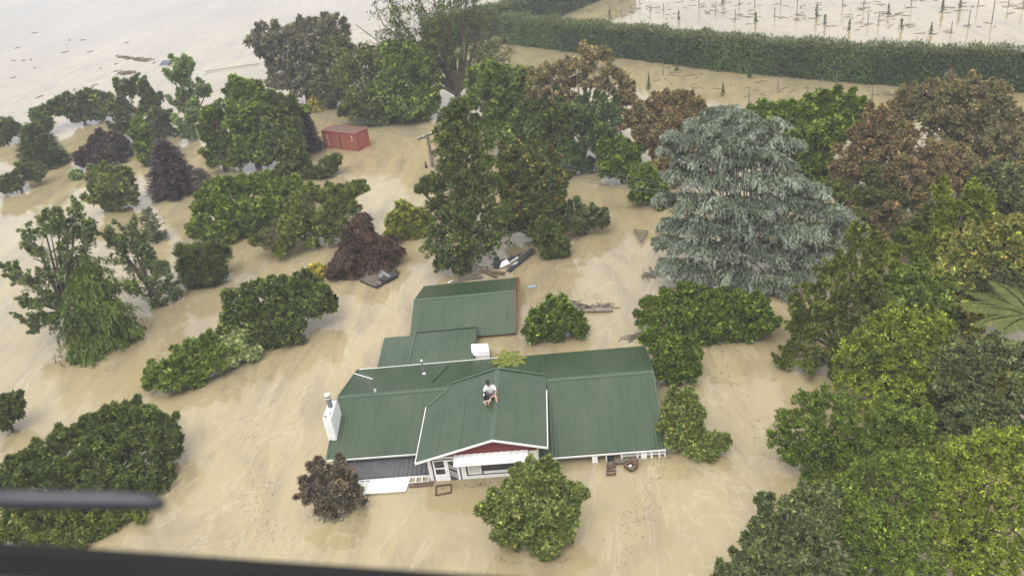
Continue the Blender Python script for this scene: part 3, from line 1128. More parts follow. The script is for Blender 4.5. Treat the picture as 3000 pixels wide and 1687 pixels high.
# posts and boards left standing under the eave
for (x0, x1, z0, dy) in ((-0.02, 0.20, -0.15, 0.30), (1.12, 1.2, -0.1, 0.02), (1.75, 1.82, -0.1, 0.02), (1.92, 2.15, -0.1, 0.05), (2.3, 2.38, -0.1, 0.04), (2.62, 2.68, -0.1, 0.04), (2.84, 2.89, -0.1, 0.02), (0.52, 0.57, -0.1, 0.0)):
    mm = MB()
    mm.box((x0, yfr - 0.0 - dy * 0.2, z0), (x1, yfr + 0.06, zf(yfr) - 0.11))
    mm.build("veranda_post", M["white"], house)
m = MB()
m.box((1.2, yfr + 0.02, 0.12), (2.86, yfr + 0.06, 0.2))
m.build("veranda_rail", M["trim"], house)
# chimney: stack follows the roof, flue with bands
m = MB()
m.prism([(-11.0, 27.42, -1.5), (-11.0, 28.75, -1.5), (-11.0, 28.75, 1.85), (-11.0, 28.6, 2.04), (-11.0, 27.42, 2.0)], (0.36, 0, 0))
ch = m.build("chimney", M["white"], house, bevel=0.012)
mm = MB()
mm.tube([(-10.82, 28.2, 2.0), (-10.82, 28.2, 2.56)], 0.105, 14)
fl = mm.build("flue", M["flue"], ch, smooth=False)
for z0, z1, mt in ((2.47, 2.53, "trim"), (2.56, 2.60, "dark"), (2.60, 2.68, "trim")):
    mm = MB()
    mm.tube([(-10.82, 28.2, z0), (-10.82, 28.2, z1)], 0.125 if mt == "trim" else 0.118, 14)
    mm.build("flue_band", M[mt], ch)
mm = MB()
mm.box((-10.96, 27.5, 2.005), (-10.82, 27.6, 2.03))
mm.box((-10.76, 27.62, 2.008), (-10.71, 27.82, 2.04))
mm.build("chimney_vent", M["flue"], ch)
# antenna
m = MB()
ax, ay = -9.38, 29.55
m.tube([(ax, ay, zf(ay) - 0.02), (ax, ay, 2.55)], 0.018, 6)
an = m.build("antenna_mast", M["steel"], house)
mm = MB()
mm.tube([(ax - 0.62, ay + 0.25, 2.55), (ax + 0.25, ay - 0.18, 2.47)], 0.022, 6)
mm.build("antenna_boom", M["trim"], an)
mm = MB()
for k in range(6):
    f = k / 5
    c = np.array([ax - 0.62 + 0.87 * f, ay + 0.25 - 0.43 * f, 2.56 - 0.08 * f])
    w = 0.34 - 0.12 * f
    d = nrm(np.array([0.43, 0.87, 0.0]))
    mm.tube([c - d * w, c + d * w], 0.007, 4)
mm.build("antenna_element", M["steel"], an)
mm = MB()
mm.tube([(ax, ay, 2.0), (ax - 0.5, yr + 0.5, zb(yr + 0.5) + 0.02)], 0.006, 4)
mm.tube([(ax, ay, 2.0), (ax + 0.3, yr + 0.1, zr)], 0.006, 4)
mm.build("stay_wire", M["steel"], an)
m = MB()
m.tube([(-9.28, 29.85, 1.44), (-9.28, 29.85, 1.6)], [0.06, 0.05], 8)
m.build("roof_bracket", M["trim"], house)
# vent pipe
vx, vy = -7.42, 31.8
m = MB()
m.tube([(vx, vy, zb(vy) - 0.02), (vx, vy, 1.62)], 0.035, 10)
vp = m.build("vent_pipe", M["steel"], house)
mm = MB()
mm.tube([(vx, vy, zb(vy) - 0.02), (vx, vy, zb(vy) + 0.09)], [0.11, 0.045], 12)
mm.build("pipe_boot", M["trim"], vp)
mm = MB()
mm.tube([(vx, vy, 1.60), (vx, vy, 1.66), (vx, vy, 1.70)], [0.06, 0.065, 0.02], 12)
mm.build("pipe_cowl", M["trim"], vp)
# a loose conduit lying down the back slope
m = MB()
p1, p2 = np.array([-6.85, 30.6, zb(30.6) + 0.03]), np.array([-6.4, 32.5, zb(32.5) + 0.03])
m.tube([p1, p2], 0.035, 6)
m.build("roof_conduit", M["cap"], house)

# ------------------------------------------------------------------ SHED behind the house
shed = thing("shed", "green roofed shed with a red end wall behind the house", "shed", (-6.0, 39.0, 0.0))
sx0, sx1, sy, sz, SP = -8.84, -3.33, 39.0, 0.979, 0.275
m = MB()
m.sheet((sx0, sy, sz), (sx1 - sx0, 0, 0), (0, 3.2, -3.2 * SP), 0.15, 0.0045)
m.build("roof_sheet", ROOF, shed)
m = MB()
m.sheet((sx0, sy, sz), (sx1 - sx0, 0, 0), (0, -3.02, -3.02 * SP), 0.15, 0.0045)
m.build("roof_sheet", ROOF, shed)
cap((sx0, sy, sz), (sx1, sy, sz), (0, 1, -SP), (0, -1, -SP), 0.14, shed)
m = MB()
m.box((sx0 + 0.1, sy - 2.85, -2.0), (sx1 - 0.07, sy + 2.9, 0.10))
m.build("wall", M["red"], shed)
m = MB()
m.prism([(sx1 - 0.07, sy - 2.85, 0.1), (sx1 - 0.07, sy + 2.9, 0.1), (sx1 - 0.07, sy, sz - 0.04)], (0.04, 0, 0))
m.build("gable_wall", M["red"], shed)
m = MB()
m.bar((sx1 + 0.02, sy, sz + 0.0), (sx1 + 0.02, sy - 3.02, sz - 3.02 * SP), 0.05, 0.14)
m.bar((sx1 + 0.02, sy, sz + 0.0), (sx1 + 0.02, sy + 3.2, sz - 3.2 * SP), 0.05, 0.14)
m.build("bargeboard", M["red"], shed)
m = MB()
m.bar((-3.72, 37.7, sz - 1.3 * SP + 0.03), (-3.78, 36.9, sz - 2.1 * SP + 0.03), 0.035, 0.02)
m.build("roof_strip", M["dark"], shed)

lean = thing("lean_to", "low green lean-to roof between the house and the shed", "lean-to", (-7.7, 34.8, 0.0))
m = MB()
m.sheet((-8.52, 33.30, 0.34), (3.22, 0, 0), (0.05, 2.95, 0.16), 0.15, 0.0045)
m.build("roof_sheet", ROOF, lean)
m = MB()
m.sheet((-10.1, 33.30, 0.24), (1.56, 0, 0), (-0.05, 3.0, 0.12), 0.15, 0.0045)
m.build("roof_sheet", ROOF, lean)
m = MB()
m.bar((-8.53, 33.3, 0.37), (-8.49, 36.3, 0.52), 0.10, 0.05)
m.build("verge", M["cap"], lean)
m = MB()
m.bar((-5.27, 33.3, 0.34), (-5.24, 36.25, 0.50), 0.06, 0.10)
m.build("verge", M["dark"], lean)
m = MB()
m.bar((-8.5, 36.28, 0.49), (-5.25, 36.28, 0.50), 0.06, 0.08)
m.build("fascia", M["dark"], lean)
m = MB()
m.box((-9.95, 33.3, -1.8), (-5.45, 36.1, 0.16))
m.build("wall", M["dark"], lean)

# white chest appliance afloat behind the gutter
c0 = at(1384, 1046, 0.3)
fz = thing("floating_box", "white lidded box afloat between the lean-to and the fern", "box", tuple(float(v) for v in c0))
m = MB()
ux, uy, uz = nrm([1, 0.12, -0.12]), nrm([-0.12, 1, 0.1]), nrm([0.1, -0.1, 1])
m.obox(c0 + ux * 0.02 + np.array([0, 0, -0.25]), ux * 0.82, uy * 0.68, uz * 0.42)
m.build("body", M["plastic"], fz, bevel=0.035)
m = MB()
m.obox(c0 + ux * 0.0 + np.array([0, -0.01, 0.19]), ux * 0.85, uy * 0.71, uz * 0.09)
m.build("lid", M["plastic"], fz, bevel=0.03)
m = MB()
m.obox(c0 + ux * 0.85 + uy * 0.12 + np.array([0, 0, -0.2]), ux * 0.015, uy * 0.5, uz * 0.34)
m.build("grille", M["dark"], fz)

# tree fern by the back eave
fb = at(1490, 1062, 0.75)
fern = thing("tree_fern", "small yellow-green tree fern at the back gutter beside the white box", "fern", (float(fb[0]), float(fb[1]), 0.0))
m = MB()
m.tube([(fb[0], fb[1], -0.9), (fb[0], fb[1], 0.78)], [0.09, 0.07], 8)
m.build("trunk", M["bark"], fern)
for k in range(11):
    frond(fern, np.array([fb[0], fb[1], 0.78]), k * 0.571 + 0.2, 0.55 + 0.25 * rng.random(), 0.95 + 0.25 * rng.random(), 0.24, "gold", 18, 0.95)

# ------------------------------------------------------------------ pieces lying in the water by the house
b1 = thing("white_board", "white sheet lying in the flood beside the purple bush", "board", (-8.3, 25.2, 0.0))
m = MB()
m.obox((-9.1, 24.88, 0.0), (1.64, 0.0, 0.0), (0.10, 0.66, 0.08), (0, 0, 0.05))
m.build("panel", M["white"], b1)
m = MB()
m.sheet((-9.55, 24.84, 0.03), (0.46, 0.0, 0), (0.1, 0.72, 0.05), 0.12, 0.025)
m.build("torn_edge", M["trim"], b1)
m = MB()
m.bar((-9.12, 24.86, 0.06), (-7.45, 24.86, 0.06), 0.05, 0.05)
m.build("edge_strip", M["trim"], b1)

b2 = thing("brown_plank", "brown plank awash under the white rafters near the door", "plank", (-6.9, 25.2, 0.0))
m = MB()
m.obox((-7.35, 25.08, -0.02), (0.95, 0.02, 0.02), (0.0, 0.2, 0.03), (0, 0, 0.06))
m.build("board", M["brown"], b2)

c1 = at(1297, 1425)
pf = thing("timber_surround", "empty dark wooden frame floating below the glazed door", "frame", tuple(float(v) for v in c1))
q = [at(*(1000 + a / 3.903, 1300 + b / 3.903)) for a, b in ((1085, 488), (1258, 468), (1255, 560), (1082, 592))]
for i in range(4):
    m = MB()
    m.bar(q[i] + [0, 0, 0.03], q[(i + 1) % 4] + [0, 0, 0.03], 0.06, 0.06)
    m.build("rail", M["brown"], pf)

f2 = lambda x, y, z=0.0: at(1720 + x / 9.2, 1280 + y / 9.2, z)
seat1 = thing("drifting_chair", "dark brown chair with pale cushion adrift off the veranda", "chair", tuple(float(v) for v in f2(1180, 740)))
pts = [f2(1010, 770, 0.1), f2(1150, 680, 0.16), f2(1350, 610, 0.18), f2(1320, 800, 0.1), f2(1190, 900, 0.06)]
for i in range(5):
    m = MB()
    m.bar(pts[i], pts[(i + 1) % 5], 0.10, 0.12)
    m.build("rail", M["brown"], seat1)
m = MB()
m.prism([f2(1150, 640, 0.05), f2(1165, 575, 0.22), f2(1365, 610, 0.22), f2(1330, 800, 0.1), f2(1210, 740, 0.08)], (0, 0, 0.1))
m.build("backrest", M["brown"], seat1)
m = MB()
m.prism([f2(1040, 780, 0.02), f2(1150, 700, 0.02), f2(1210, 760, 0.02), f2(1190, 830, 0.02)], (0, 0, 0.07))
m.build("cushion", M["plastic"], seat1, bevel=0.015)

seat2 = thing("wooden_chair", "overturned brown chair with open rungs below the white veranda post", "chair", tuple(float(v) for v in f2(640, 900)))
for a, b in (((530, 880), (535, 1015)), ((755, 850), (755, 1000)), ((535, 1010), (770, 990)), ((540, 905), (750, 890)), ((560, 690), (540, 800)), ((540, 800), (770, 760)), ((770, 760), (705, 650)), ((545, 850), (760, 780))):
    m = MB()
    m.bar(f2(*a, 0.06), f2(*b, 0.06), 0.05, 0.06)
    m.build("rung", M["brown"], seat2)
m = MB()
m.prism([f2(570, 690, 0.02), f2(690, 660, 0.02), f2(755, 745, 0.02), f2(560, 785, 0.02)], (0, 0, 0.05))
m.build("seat", M["timber"], seat2)
tb = thing("garden_bench", "low dark bench floating between the two drifting chairs", "bench", tuple(float(v) for v in f2(880, 690)))
m = MB()
m.prism([f2(720, 640, 0.03), f2(1110, 660, 0.03), f2(1010, 730, 0.03), f2(780, 740, 0.03)], (0, 0, 0.1))
m.build("seat", M["timber"], tb)
m = MB()
m.prism([f2(560, 560, 0.03), f2(720, 560, 0.03), f2(720, 650, 0.03), f2(560, 680, 0.03)], (0, 0, 0.12))
m.build("end_panel", M["black"], tb)

# wrecked small roof by the brown maple
f4 = lambda x, y, z=0.0: at(1030 + x / 12.08, 740 + y / 12.08, z)
wr = thing("collapsed_roof", "collapsed dark timber roof awash beside the brown weeping maple", "wreckage", tuple(float(v) for v in f4(950, 900)))
A, Bq, Cq, Dq = f4(300, 1040), f4(890, 1290), f4(1660, 860), f4(720, 470, 0.35)
m = MB()
m.prism([A, Bq, Cq, Dq], (0, 0, 0.10))
m.build("deck", M["black"], wr)
for k in range(9):
    f = (k + 0.5) / 9
    a, b = A + (Dq - A) * f, Bq + (Cq - Bq) * f
    e = rng.random() * 0.3
    m = MB()
    m.bar(a + [0, 0, 0.14], a + (b - a) * (0.45 + 0.5 * rng.random() if f > 0.3 else 0.95) + [0, 0, 0.13 + 0.06 * rng.random()], 0.16, 0.05)
    m.build("plank", M["timber"], wr)
m = MB()
m.sheet(f4(600, 620, 0.30), f4(1000, 560, 0.45) - f4(600, 620, 0.30), f4(1000, 900, 0.2) - f4(600, 620, 0.30), 0.12, 0.015)
m.build("roof_sheet", M["steel"], wr)
m = MB()
m.bar(f4(840, 850, 0.25), f4(1130, 940, 0.25), 0.07, 0.08)
m.bar(f4(740, 1010, 0.2), f4(1010, 930, 0.25), 0.07, 0.08)
m.bar(f4(950, 1060, 0.2), f4(1010, 1150, 0.2), 0.10, 0.06)
m.build("beam", M["timber"], wr)
m = MB()
m.prism([f4(1200, 720, 0.2), f4(1600, 790, 0.2), f4(1640, 860, 0.1), f4(1200, 1080, 0.1), f4(1050, 1000, 0.15)], (0, 0, 0.14))
m.build("felt", M["black"], wr)

# planks and sheets jammed behind the shed
f7 = lambda x, y, z=0.0: at(1280 + x / 6.44, 700 + y / 6.44, z)
grp = "planks jammed behind the shed"
for lab, a, b, w, mt in (("thin grey plank slanting towards the shed's back eave", (410, 790), (770, 650), 0.12, "timber"),
                         ("short brown plank pointing down to the shed's ridge", (850, 600), (1130, 715), 0.15, "brown"),
                         ("broad brown plank lying across behind the dark pine", (850, 610), (1280, 645), 0.24, "brown"),
                         ("pale stick of timber touching the shed's back corner", (210, 830), (290, 785), 0.07, "trim"),
                         ("half sunk grey plank along the shed's back eave", (580, 760), (860, 720), 0.12, "timber")):
    p, q_ = f7(*a, 0.04), f7(*b, 0.1)
    t = MB()
    t.bar(p, q_, w, 0.07)
    o = t.build("plank", M[mt])
    tag(o, lab, "plank", grp)
bm_ = thing("broken_wall_panel", "long dark wall panel stranded at the dark pine's foot", "wreckage", tuple(float(v) for v in f7(1580, 400)))
for (a, b, w, mt) in (((1350, 610), (1810, 190), 0.3, "black"), ((1420, 560), (1780, 180), 0.12, "brown"), ((1400, 520), (1520, 430), 0.06, "trim"), ((1390, 440), (1530, 340), 0.10, "trim"), ((1370, 400), (1590, 270), 0.12, "black")):
    m = MB()
    m.bar(f7(*a, 0.05), f7(*b, 0.28), w, 0.08)
    m.build("board", M[mt], bm_)
sh = MB()
sh.add([f7(1180, 540, 0.12), f7(1220, 430, 0.25), f7(1320, 380, 0.35), f7(1385, 460, 0.30), f7(1300, 500, 0.16), f7(1225, 530, 0.08), f7(1180, 540, 0.09), f7(1220, 430, 0.22), f7(1320, 380, 0.32), f7(1385, 460, 0.27), f7(1300, 500, 0.13), f7(1225, 530, 0.05)],
       [(0, 1, 2, 3, 4, 5), (11, 10, 9, 8, 7, 6), (0, 6, 7, 1), (1, 7, 8, 2), (2, 8, 9, 3), (3, 9, 10, 4), (4, 10, 11, 5), (5, 11, 6, 0)])
tag(sh.build("crumpled_sheet", M["plastic"]), "crumpled white sheet caught against the dark wall panel", "sheet")
bxx = MB()
c = f7(1140, 560)
bxx.obox(c + [-0.2, 0, -0.1], (0.35, 0, 0), (0, 0.6, 0.1), (0, 0, 0.5))
tag(bxx.build("dark_crate", M["black"], bevel=0.02), "dark crate wedged under the pine next to the white sheet", "crate")
lg = thing("driftwood_log", "grey driftwood log afloat behind the round glossy bush", "log", tuple(float(v) for v in at(1745, 910)))
m = MB()
m.tube([at(1696, 912, 0.06), at(1745, 908, 0.12), at(1794, 908, 0.08)], [0.07, 0.13, 0.10], 8)
m.build("stem", M["pale_bark"], lg)
m = MB()
m.tube([at(1745, 908, 0.12), at(1715, 893, 0.15), at(1690, 890, 0.05)], [0.08, 0.05, 0.03], 6)
m.tube([at(1700, 910, 0.1), at(1725, 897, 0.2)], [0.05, 0.02], 6)
m.build("branch", M["bark"], lg)
tr = thing("broken_trellis", "broken slatted trellis awash at the blue cedar's edge", "trellis", tuple(float(v) for v in at(1880, 690)))
for k in range(6):
    f = k / 5
    a = at(1857 + 20 * f, 672 + 36 * f, 0.12 + 0.05 * f)
    b = at(1898 - 19 * f, 677 + 31 * f, 0.18)
    m = MB()
    m.bar(a, b, 0.07, 0.04)
    m.build("slat", M["timber"], tr)
for a, b in (((1857, 672), (1878, 708)), ((1898, 677), (1879, 708))):
    m = MB()
    m.bar(at(*a, 0.16), at(*b, 0.22), 0.06, 0.05)
    m.build("rail", M["timber"], tr)
ps = MB()
ps.tube([at(1914, 812, -0.5) * 1.0, at(1914, 812, 0.0), at(1904, 783, 0.3)], [0.09, 0.09, 0.08], 7)
tag(ps.build("leaning_post", M["timber"]), "short leaning post in the water beneath the blue cedar", "post")
cn = MB()
c = at(1249, 492)
cn.tube([c + [0, 0, -0.2], c + [0, 0, 0.55]], [0.17, 0.03], 6)
tag(cn.build("dark_stump", M["black"]), "small dark pointed stump standing by the foot of the power pole", "stump")
bp = MB()
c = at(1558, 842)
bp.obox(c + [-0.22, -0.1, -0.03], (0.45, 0.05, 0), (-0.02, 0.22, 0.02), (0, 0, 0.08))
tag(bp.build("blue_crate_lid", M["blue"], bevel=0.01), "small blue-grey lid floating beside the shed's red end", "lid")

# ------------------------------------------------------------------ person and dog on the gable ridge
def skin_body(name, joints, edges, root, mat, parent, sub=2):
    me = bpy.data.meshes.new(name)
    keys = list(joints)
    off = np.array(parent.location)
    me.from_pydata([tuple(np.array(joints[k][0]) - off) for k in keys], [(keys.index(a), keys.index(b)) for a, b in edges], [])
    o = bpy.data.objects.new(name, me)
    link(o, parent)
    o.modifiers.new("skin", "SKIN")
    for i, k in enumerate(keys):
        r = joints[k][1]
        r = r * PS if np.isscalar(r) else (r[0] * PS, r[1] * PS)
        r = (r, r) if np.isscalar(r) else r
        me.skin_vertices[0].data[i].radius = r
        me.skin_vertices[0].data[i].use_root = (k == root)
    s = o.modifiers.new("sub", "SUBSURF")
    s.levels = s.render_levels = sub
    me.materials.append(mat)
    return o


PX, PY = -3.93, 28.05           # seat on the ridge
PS = 0.88
def pv(x, y, z):
    return (PX + x * PS, PY + y * PS, 2.04 + z * PS)


man = thing("person", "person in white t-shirt, dark shorts and cap sitting on the roof ridge holding a dog", "person", (PX, PY, 2.06))
J = dict(pel=(pv(0, 0.02, 0.11), (0.15, 0.12)), waist=(pv(0, 0.01, 0.28), (0.14, 0.11)), chest=(pv(-0.02, -0.07, 0.48), (0.17, 0.12)), neck0=(pv(-0.03, -0.10, 0.60), 0.09), neck=(pv(-0.04, -0.13, 0.66), 0.058), head0=(pv(-0.05, -0.16, 0.74), (0.078, 0.09)), head1=(pv(-0.055, -0.165, 0.82), (0.08, 0.095)), head2=(pv(-0.055, -0.155, 0.89), (0.05, 0.06)),
         shL=(pv(0.17, -0.07, 0.55), 0.075), elL=(pv(0.27, -0.16, 0.30), 0.048), wrL=(pv(0.12, -0.36, 0.20), 0.034), haL=(pv(0.05, -0.41, 0.19), (0.04, 0.022)),
         shR=(pv(-0.21, -0.08, 0.54), 0.075), elR=(pv(-0.31, -0.19, 0.30), 0.048), wrR=(pv(-0.17, -0.38, 0.22), 0.034), haR=(pv(-0.11, -0.42, 0.20), (0.04, 0.022)),
         hiL=(pv(0.10, -0.02, 0.10), 0.10), knL=(pv(0.24, -0.42, 0.24), 0.064), anL=(pv(0.30, -0.60, -0.10), 0.042), hlL=(pv(0.30, -0.60, -0.165), 0.035), toL=(pv(0.32, -0.78, -0.17), (0.045, 0.03)),
         hiR=(pv(-0.10, -0.02, 0.09), 0.10), knR=(pv(-0.20, -0.40, 0.22), 0.064), anR=(pv(-0.23, -0.58, -0.12), 0.042), hlR=(pv(-0.23, -0.57, -0.165), 0.035), toR=(pv(-0.23, -0.75, -0.17), (0.045, 0.03)))
Ed = [("pel", "waist"), ("waist", "chest"), ("chest", "neck0"), ("neck0", "neck"), ("neck", "head0"), ("head0", "head1"), ("head1", "head2"),
      ("chest", "shL"), ("shL", "elL"), ("elL", "wrL"), ("wrL", "haL"), ("chest", "shR"), ("shR", "elR"), ("elR", "wrR"), ("wrR", "haR"),
      ("pel", "hiL"), ("hiL", "knL"), ("knL", "anL"), ("anL", "hlL"), ("hlL", "toL"), ("pel", "hiR"), ("hiR", "knR"), ("knR", "anR"), ("anR", "hlR"), ("hlR", "toR")]
for sd, x in (("L", -1), ("R", 1)):     # four unequal fingers and a thumb on each hand, curled round the dog
    h = np.array(J["ha" + sd][0])
    for k, ln in enumerate((0.055, 0.065, 0.06, 0.045)):
        a = h + np.array([x * 0.015, -0.012, 0.028 - 0.018 * k])
        J[f"f{sd}{k}a"] = (tuple(a), 0.010)
        J[f"f{sd}{k}b"] = (tuple(a + np.array([x * ln * 0.6, -0.02, -0.004])), 0.009)
        J[f"f{sd}{k}c"] = (tuple(a + np.array([x * ln * 0.95, 0.012, -0.012])), 0.007)
        Ed += [("ha" + sd, f"f{sd}{k}a"), (f"f{sd}{k}a", f"f{sd}{k}b"), (f"f{sd}{k}b", f"f{sd}{k}c")]
    J[f"t{sd}a"] = (tuple(h + np.array([x * 0.0, 0.01, 0.035])), 0.012)
    J[f"t{sd}b"] = (tuple(h + np.array([x * 0.03, 0.0, 0.065])), 0.009)
    Ed += [("wr" + sd, f"t{sd}a"), (f"t{sd}a", f"t{sd}b")]
skin_body("body", J, Ed, "pel", M["skin"], man)
g = lambda k, e: (J[k][0], tuple(np.array(J[k][1] if not np.isscalar(J[k][1]) else (J[k][1],) * 2) + e))
mixp = lambda a, b, f: tuple(np.array(J[a][0]) * (1 - f) + np.array(J[b][0]) * f)
SJ = dict(pel=(pv(0, 0.02, 0.16), (0.17, 0.14)), waist=g("waist", 0.025), chest=g("chest", 0.022), neck0=(pv(-0.03, -0.10, 0.61), 0.095), shL=g("shL", 0.02), slL=(mixp("shL", "elL", 0.72), 0.078), shR=g("shR", 0.02), slR=(mixp("shR", "elR", 0.72), 0.078))
skin_body("shirt", SJ, [("pel", "waist"), ("waist", "chest"), ("chest", "neck0"), ("chest", "shL"), ("shL", "slL"), ("chest", "shR"), ("shR", "slR")], "pel", M["shirt"], man)
HJ = dict(top=(pv(0, 0.02, 0.20), (0.165, 0.135)), pel=(pv(0, 0.02, 0.10), (0.175, 0.14)), hiL=g("hiL", 0.02), knL=(mixp("hiL", "knL", 0.93), 0.092), hiR=g("hiR", 0.02), knR=(mixp("hiR", "knR", 0.93), 0.092))
skin_body("shorts", HJ, [("top", "pel"), ("pel", "hiL"), ("hiL", "knL"), ("pel", "hiR"), ("hiR", "knR")], "pel", M["shorts"], man)
CJ = dict(a=(pv(-0.055, -0.155, 0.845), (0.098, 0.105)), b=(pv(-0.055, -0.145, 0.905), (0.075, 0.085)), c=(pv(-0.06, -0.27, 0.845), (0.07, 0.012)))
skin_body("cap", CJ, [("a", "b"), ("a", "c")], "a", M["capm"], man)
for sd in "LR":
    FJ = dict(a=g("an" + sd, 0.006), h=g("hl" + sd, 0.015), t=g("to" + sd, 0.012))
    skin_body("shoe", FJ, [("a", "h"), ("h", "t")], "h", M["shoe"], man)
for x in (-0.03, 0.03):
    mm = MB()
    mm.tube([pv(-0.06 + x, -0.252, 0.795), pv(-0.06 + x, -0.262, 0.795)], 0.010, 6)
    mm.build("eye", M["capm"], man)
mm = MB()
mm.tube([pv(-0.06, -0.245, 0.79), pv(-0.062, -0.285, 0.755), pv(-0.06, -0.25, 0.75)], [0.008, 0.016, 0.010], 6)
mm.build("nose", M["skin"], man)
mm = MB()
mm.tube([pv(-0.085, -0.247, 0.722), pv(-0.035, -0.247, 0.722)], 0.007, 5)
mm.build("mouth", M["red"], man)
for x in (-0.085, 0.085):
    mm = MB()
    mm.tube([pv(-0.055 + x, -0.16, 0.76), pv(-0.055 + x * 1.15, -0.15, 0.81)], [0.014, 0.018], 6)
    mm.build("ear", M["skin"], man)

# dog: black head with a white blaze, tan and white body, sitting up between the knees
dm, dn, dl, db_ = mat_new("dog_coat")
tc = dn.new("ShaderNodeTexCoord")
sx = dn.new("ShaderNodeSeparateXYZ")
dl.new(tc.outputs["Object"], sx.inputs[0])
r1 = dn.new("ShaderNodeValToRGB")
r1.color_ramp.interpolation = "CONSTANT"
r1.color_ramp.elements[0].color = (0.40, 0.28, 0.18, 1)
e = r1.color_ramp.elements.new(0.10)
e.color = (0.62, 0.50, 0.38, 1)
e = r1.color_ramp.elements.new(0.22)
e.color = (0.40, 0.26, 0.16, 1)
e = r1.color_ramp.elements.new(0.36)
e.color = (0.68, 0.58, 0.52, 1)
r1.color_ramp.elements[-1].position = 0.47
r1.color_ramp.elements[-1].color = (0.012, 0.012, 0.013, 1)
ad = dn.new("ShaderNodeMath")
ad.operation = "ADD"
ad.inputs[1].default_value = 0.25
dl.new(sx.outputs["Z"], ad.inputs[0])
dl.new(ad.outputs[0], r1.inputs[0])
dl.new(r1.outputs[0], db_.inputs["Base Color"])
setp(db_, Roughness=0.85)
DX, DY, DZ = PX - 0.15, PY - 0.48, 1.99
def dv(x, y, z):
    return (DX + x * PS, DY + y * PS, DZ + z * PS)


dog = thing("dog", "dog with black head, white blaze and tan legs held by the person on the roof", "dog", (DX, DY, DZ))
DJ = dict(rump=(dv(0.02, 0.16, 0.14), 0.13), belly=(dv(0.0, 0.08, 0.26), 0.12), chest=(dv(-0.02, -0.01, 0.40), 0.115), nk=(dv(-0.05, -0.02, 0.52), 0.075), sk=(dv(-0.07, -0.06, 0.60), (0.075, 0.07)), mz=(dv(-0.08, -0.17, 0.57), (0.036, 0.034)), ns=(dv(-0.08, -0.22, 0.555), 0.022),
          sL=(dv(0.07, -0.05, 0.36), 0.055), eL=(dv(0.075, -0.04, 0.20), 0.04), pL=(dv(0.07, -0.10, 0.035), 0.03), qL=(dv(0.07, -0.15, 0.02), 0.028),
          sR=(dv(-0.10, -0.06, 0.36), 0.055), eR=(dv(-0.10, -0.05, 0.20), 0.04), pR=(dv(-0.09, -0.11, 0.035), 0.03), qR=(dv(-0.09, -0.16, 0.02), 0.028),
          kL=(dv(0.15, -0.02, 0.20), 0.075), hkL=(dv(0.15, 0.16, 0.05), 0.035), fL=(dv(0.15, -0.02, 0.025), 0.03),
          kR=(dv(-0.14, -0.02, 0.19), 0.075), hkR=(dv(-0.14, 0.16, 0.05), 0.035), fR=(dv(-0.14, -0.02, 0.025), 0.03),
          ta=(dv(0.03, 0.28, 0.08), 0.035), tb=(dv(0.12, 0.42, 0.05), 0.02), rL=(dv(-0.01, -0.03, 0.66), 0.03), rL2=(dv(0.03, -0.05, 0.60), 0.014), rR=(dv(-0.13, -0.03, 0.66), 0.03), rR2=(dv(-0.17, -0.05, 0.60), 0.014))
DE = [("rump", "belly"), ("belly", "chest"), ("chest", "nk"), ("nk", "sk"), ("sk", "mz"), ("mz", "ns"), ("chest", "sL"), ("sL", "eL"), ("eL", "pL"), ("pL", "qL"), ("chest", "sR"), ("sR", "eR"), ("eR", "pR"), ("pR", "qR"),
      ("rump", "kL"), ("kL", "hkL"), ("hkL", "fL"), ("rump", "kR"), ("kR", "hkR"), ("hkR", "fR"), ("rump", "ta"), ("ta", "tb"), ("sk", "rL"), ("rL", "rL2"), ("sk", "rR"), ("rR", "rR2")]
skin_body("body", DJ, DE, "rump", dm, dog)
mm = MB()
mm.tube([dv(-0.075, -0.10, 0.665), dv(-0.08, -0.165, 0.615), dv(-0.08, -0.20, 0.59)], [0.018, 0.022, 0.016], 6)
mm.build("blaze", M["white"], dog)
mm = MB()
mm.tube([dv(-0.08, -0.225, 0.575), dv(-0.08, -0.25, 0.565)], [0.02, 0.012], 6)
mm.build("nose", M["capm"], dog)

# ------------------------------------------------------------------ container, power pole, wires, far hut
a_, b_, c_ = at(954, 433.7), at(1049.8, 444), at(1087, 428.6)
ux = nrm(b_ - a_)
uy = np.array([-ux[1], ux[0], 0.0])
CL, CW, CH = 4.0, 1.55, 1.62
ct = thing("shipping_container", "rusty red shipping container half under water beyond the garden", "container", tuple(float(v) for v in a_))
tilt = np.array([0, 0, -0.02])


def cp(s, w, z):
    return a_ + ux * s * CL + uy * w * CW + np.array([0, 0, z]) + tilt * s


def rib_wall(p, along, height, nrib, depth, outn):
    mm = MB()
    L = np.linalg.norm(along)
    vs = []
    n = nrib * 4
    for i in range(n + 1):
        k = i % 4
        dpt = depth if k in (1, 2) else 0.0
        q = p + along * i / n - outn * dpt
        vs += [q, q + np.array([0, 0, height])]
    mm.add(vs, [(2 * i, 2 * i + 2, 2 * i + 3, 2 * i + 1) for i in range(n)])
    return mm


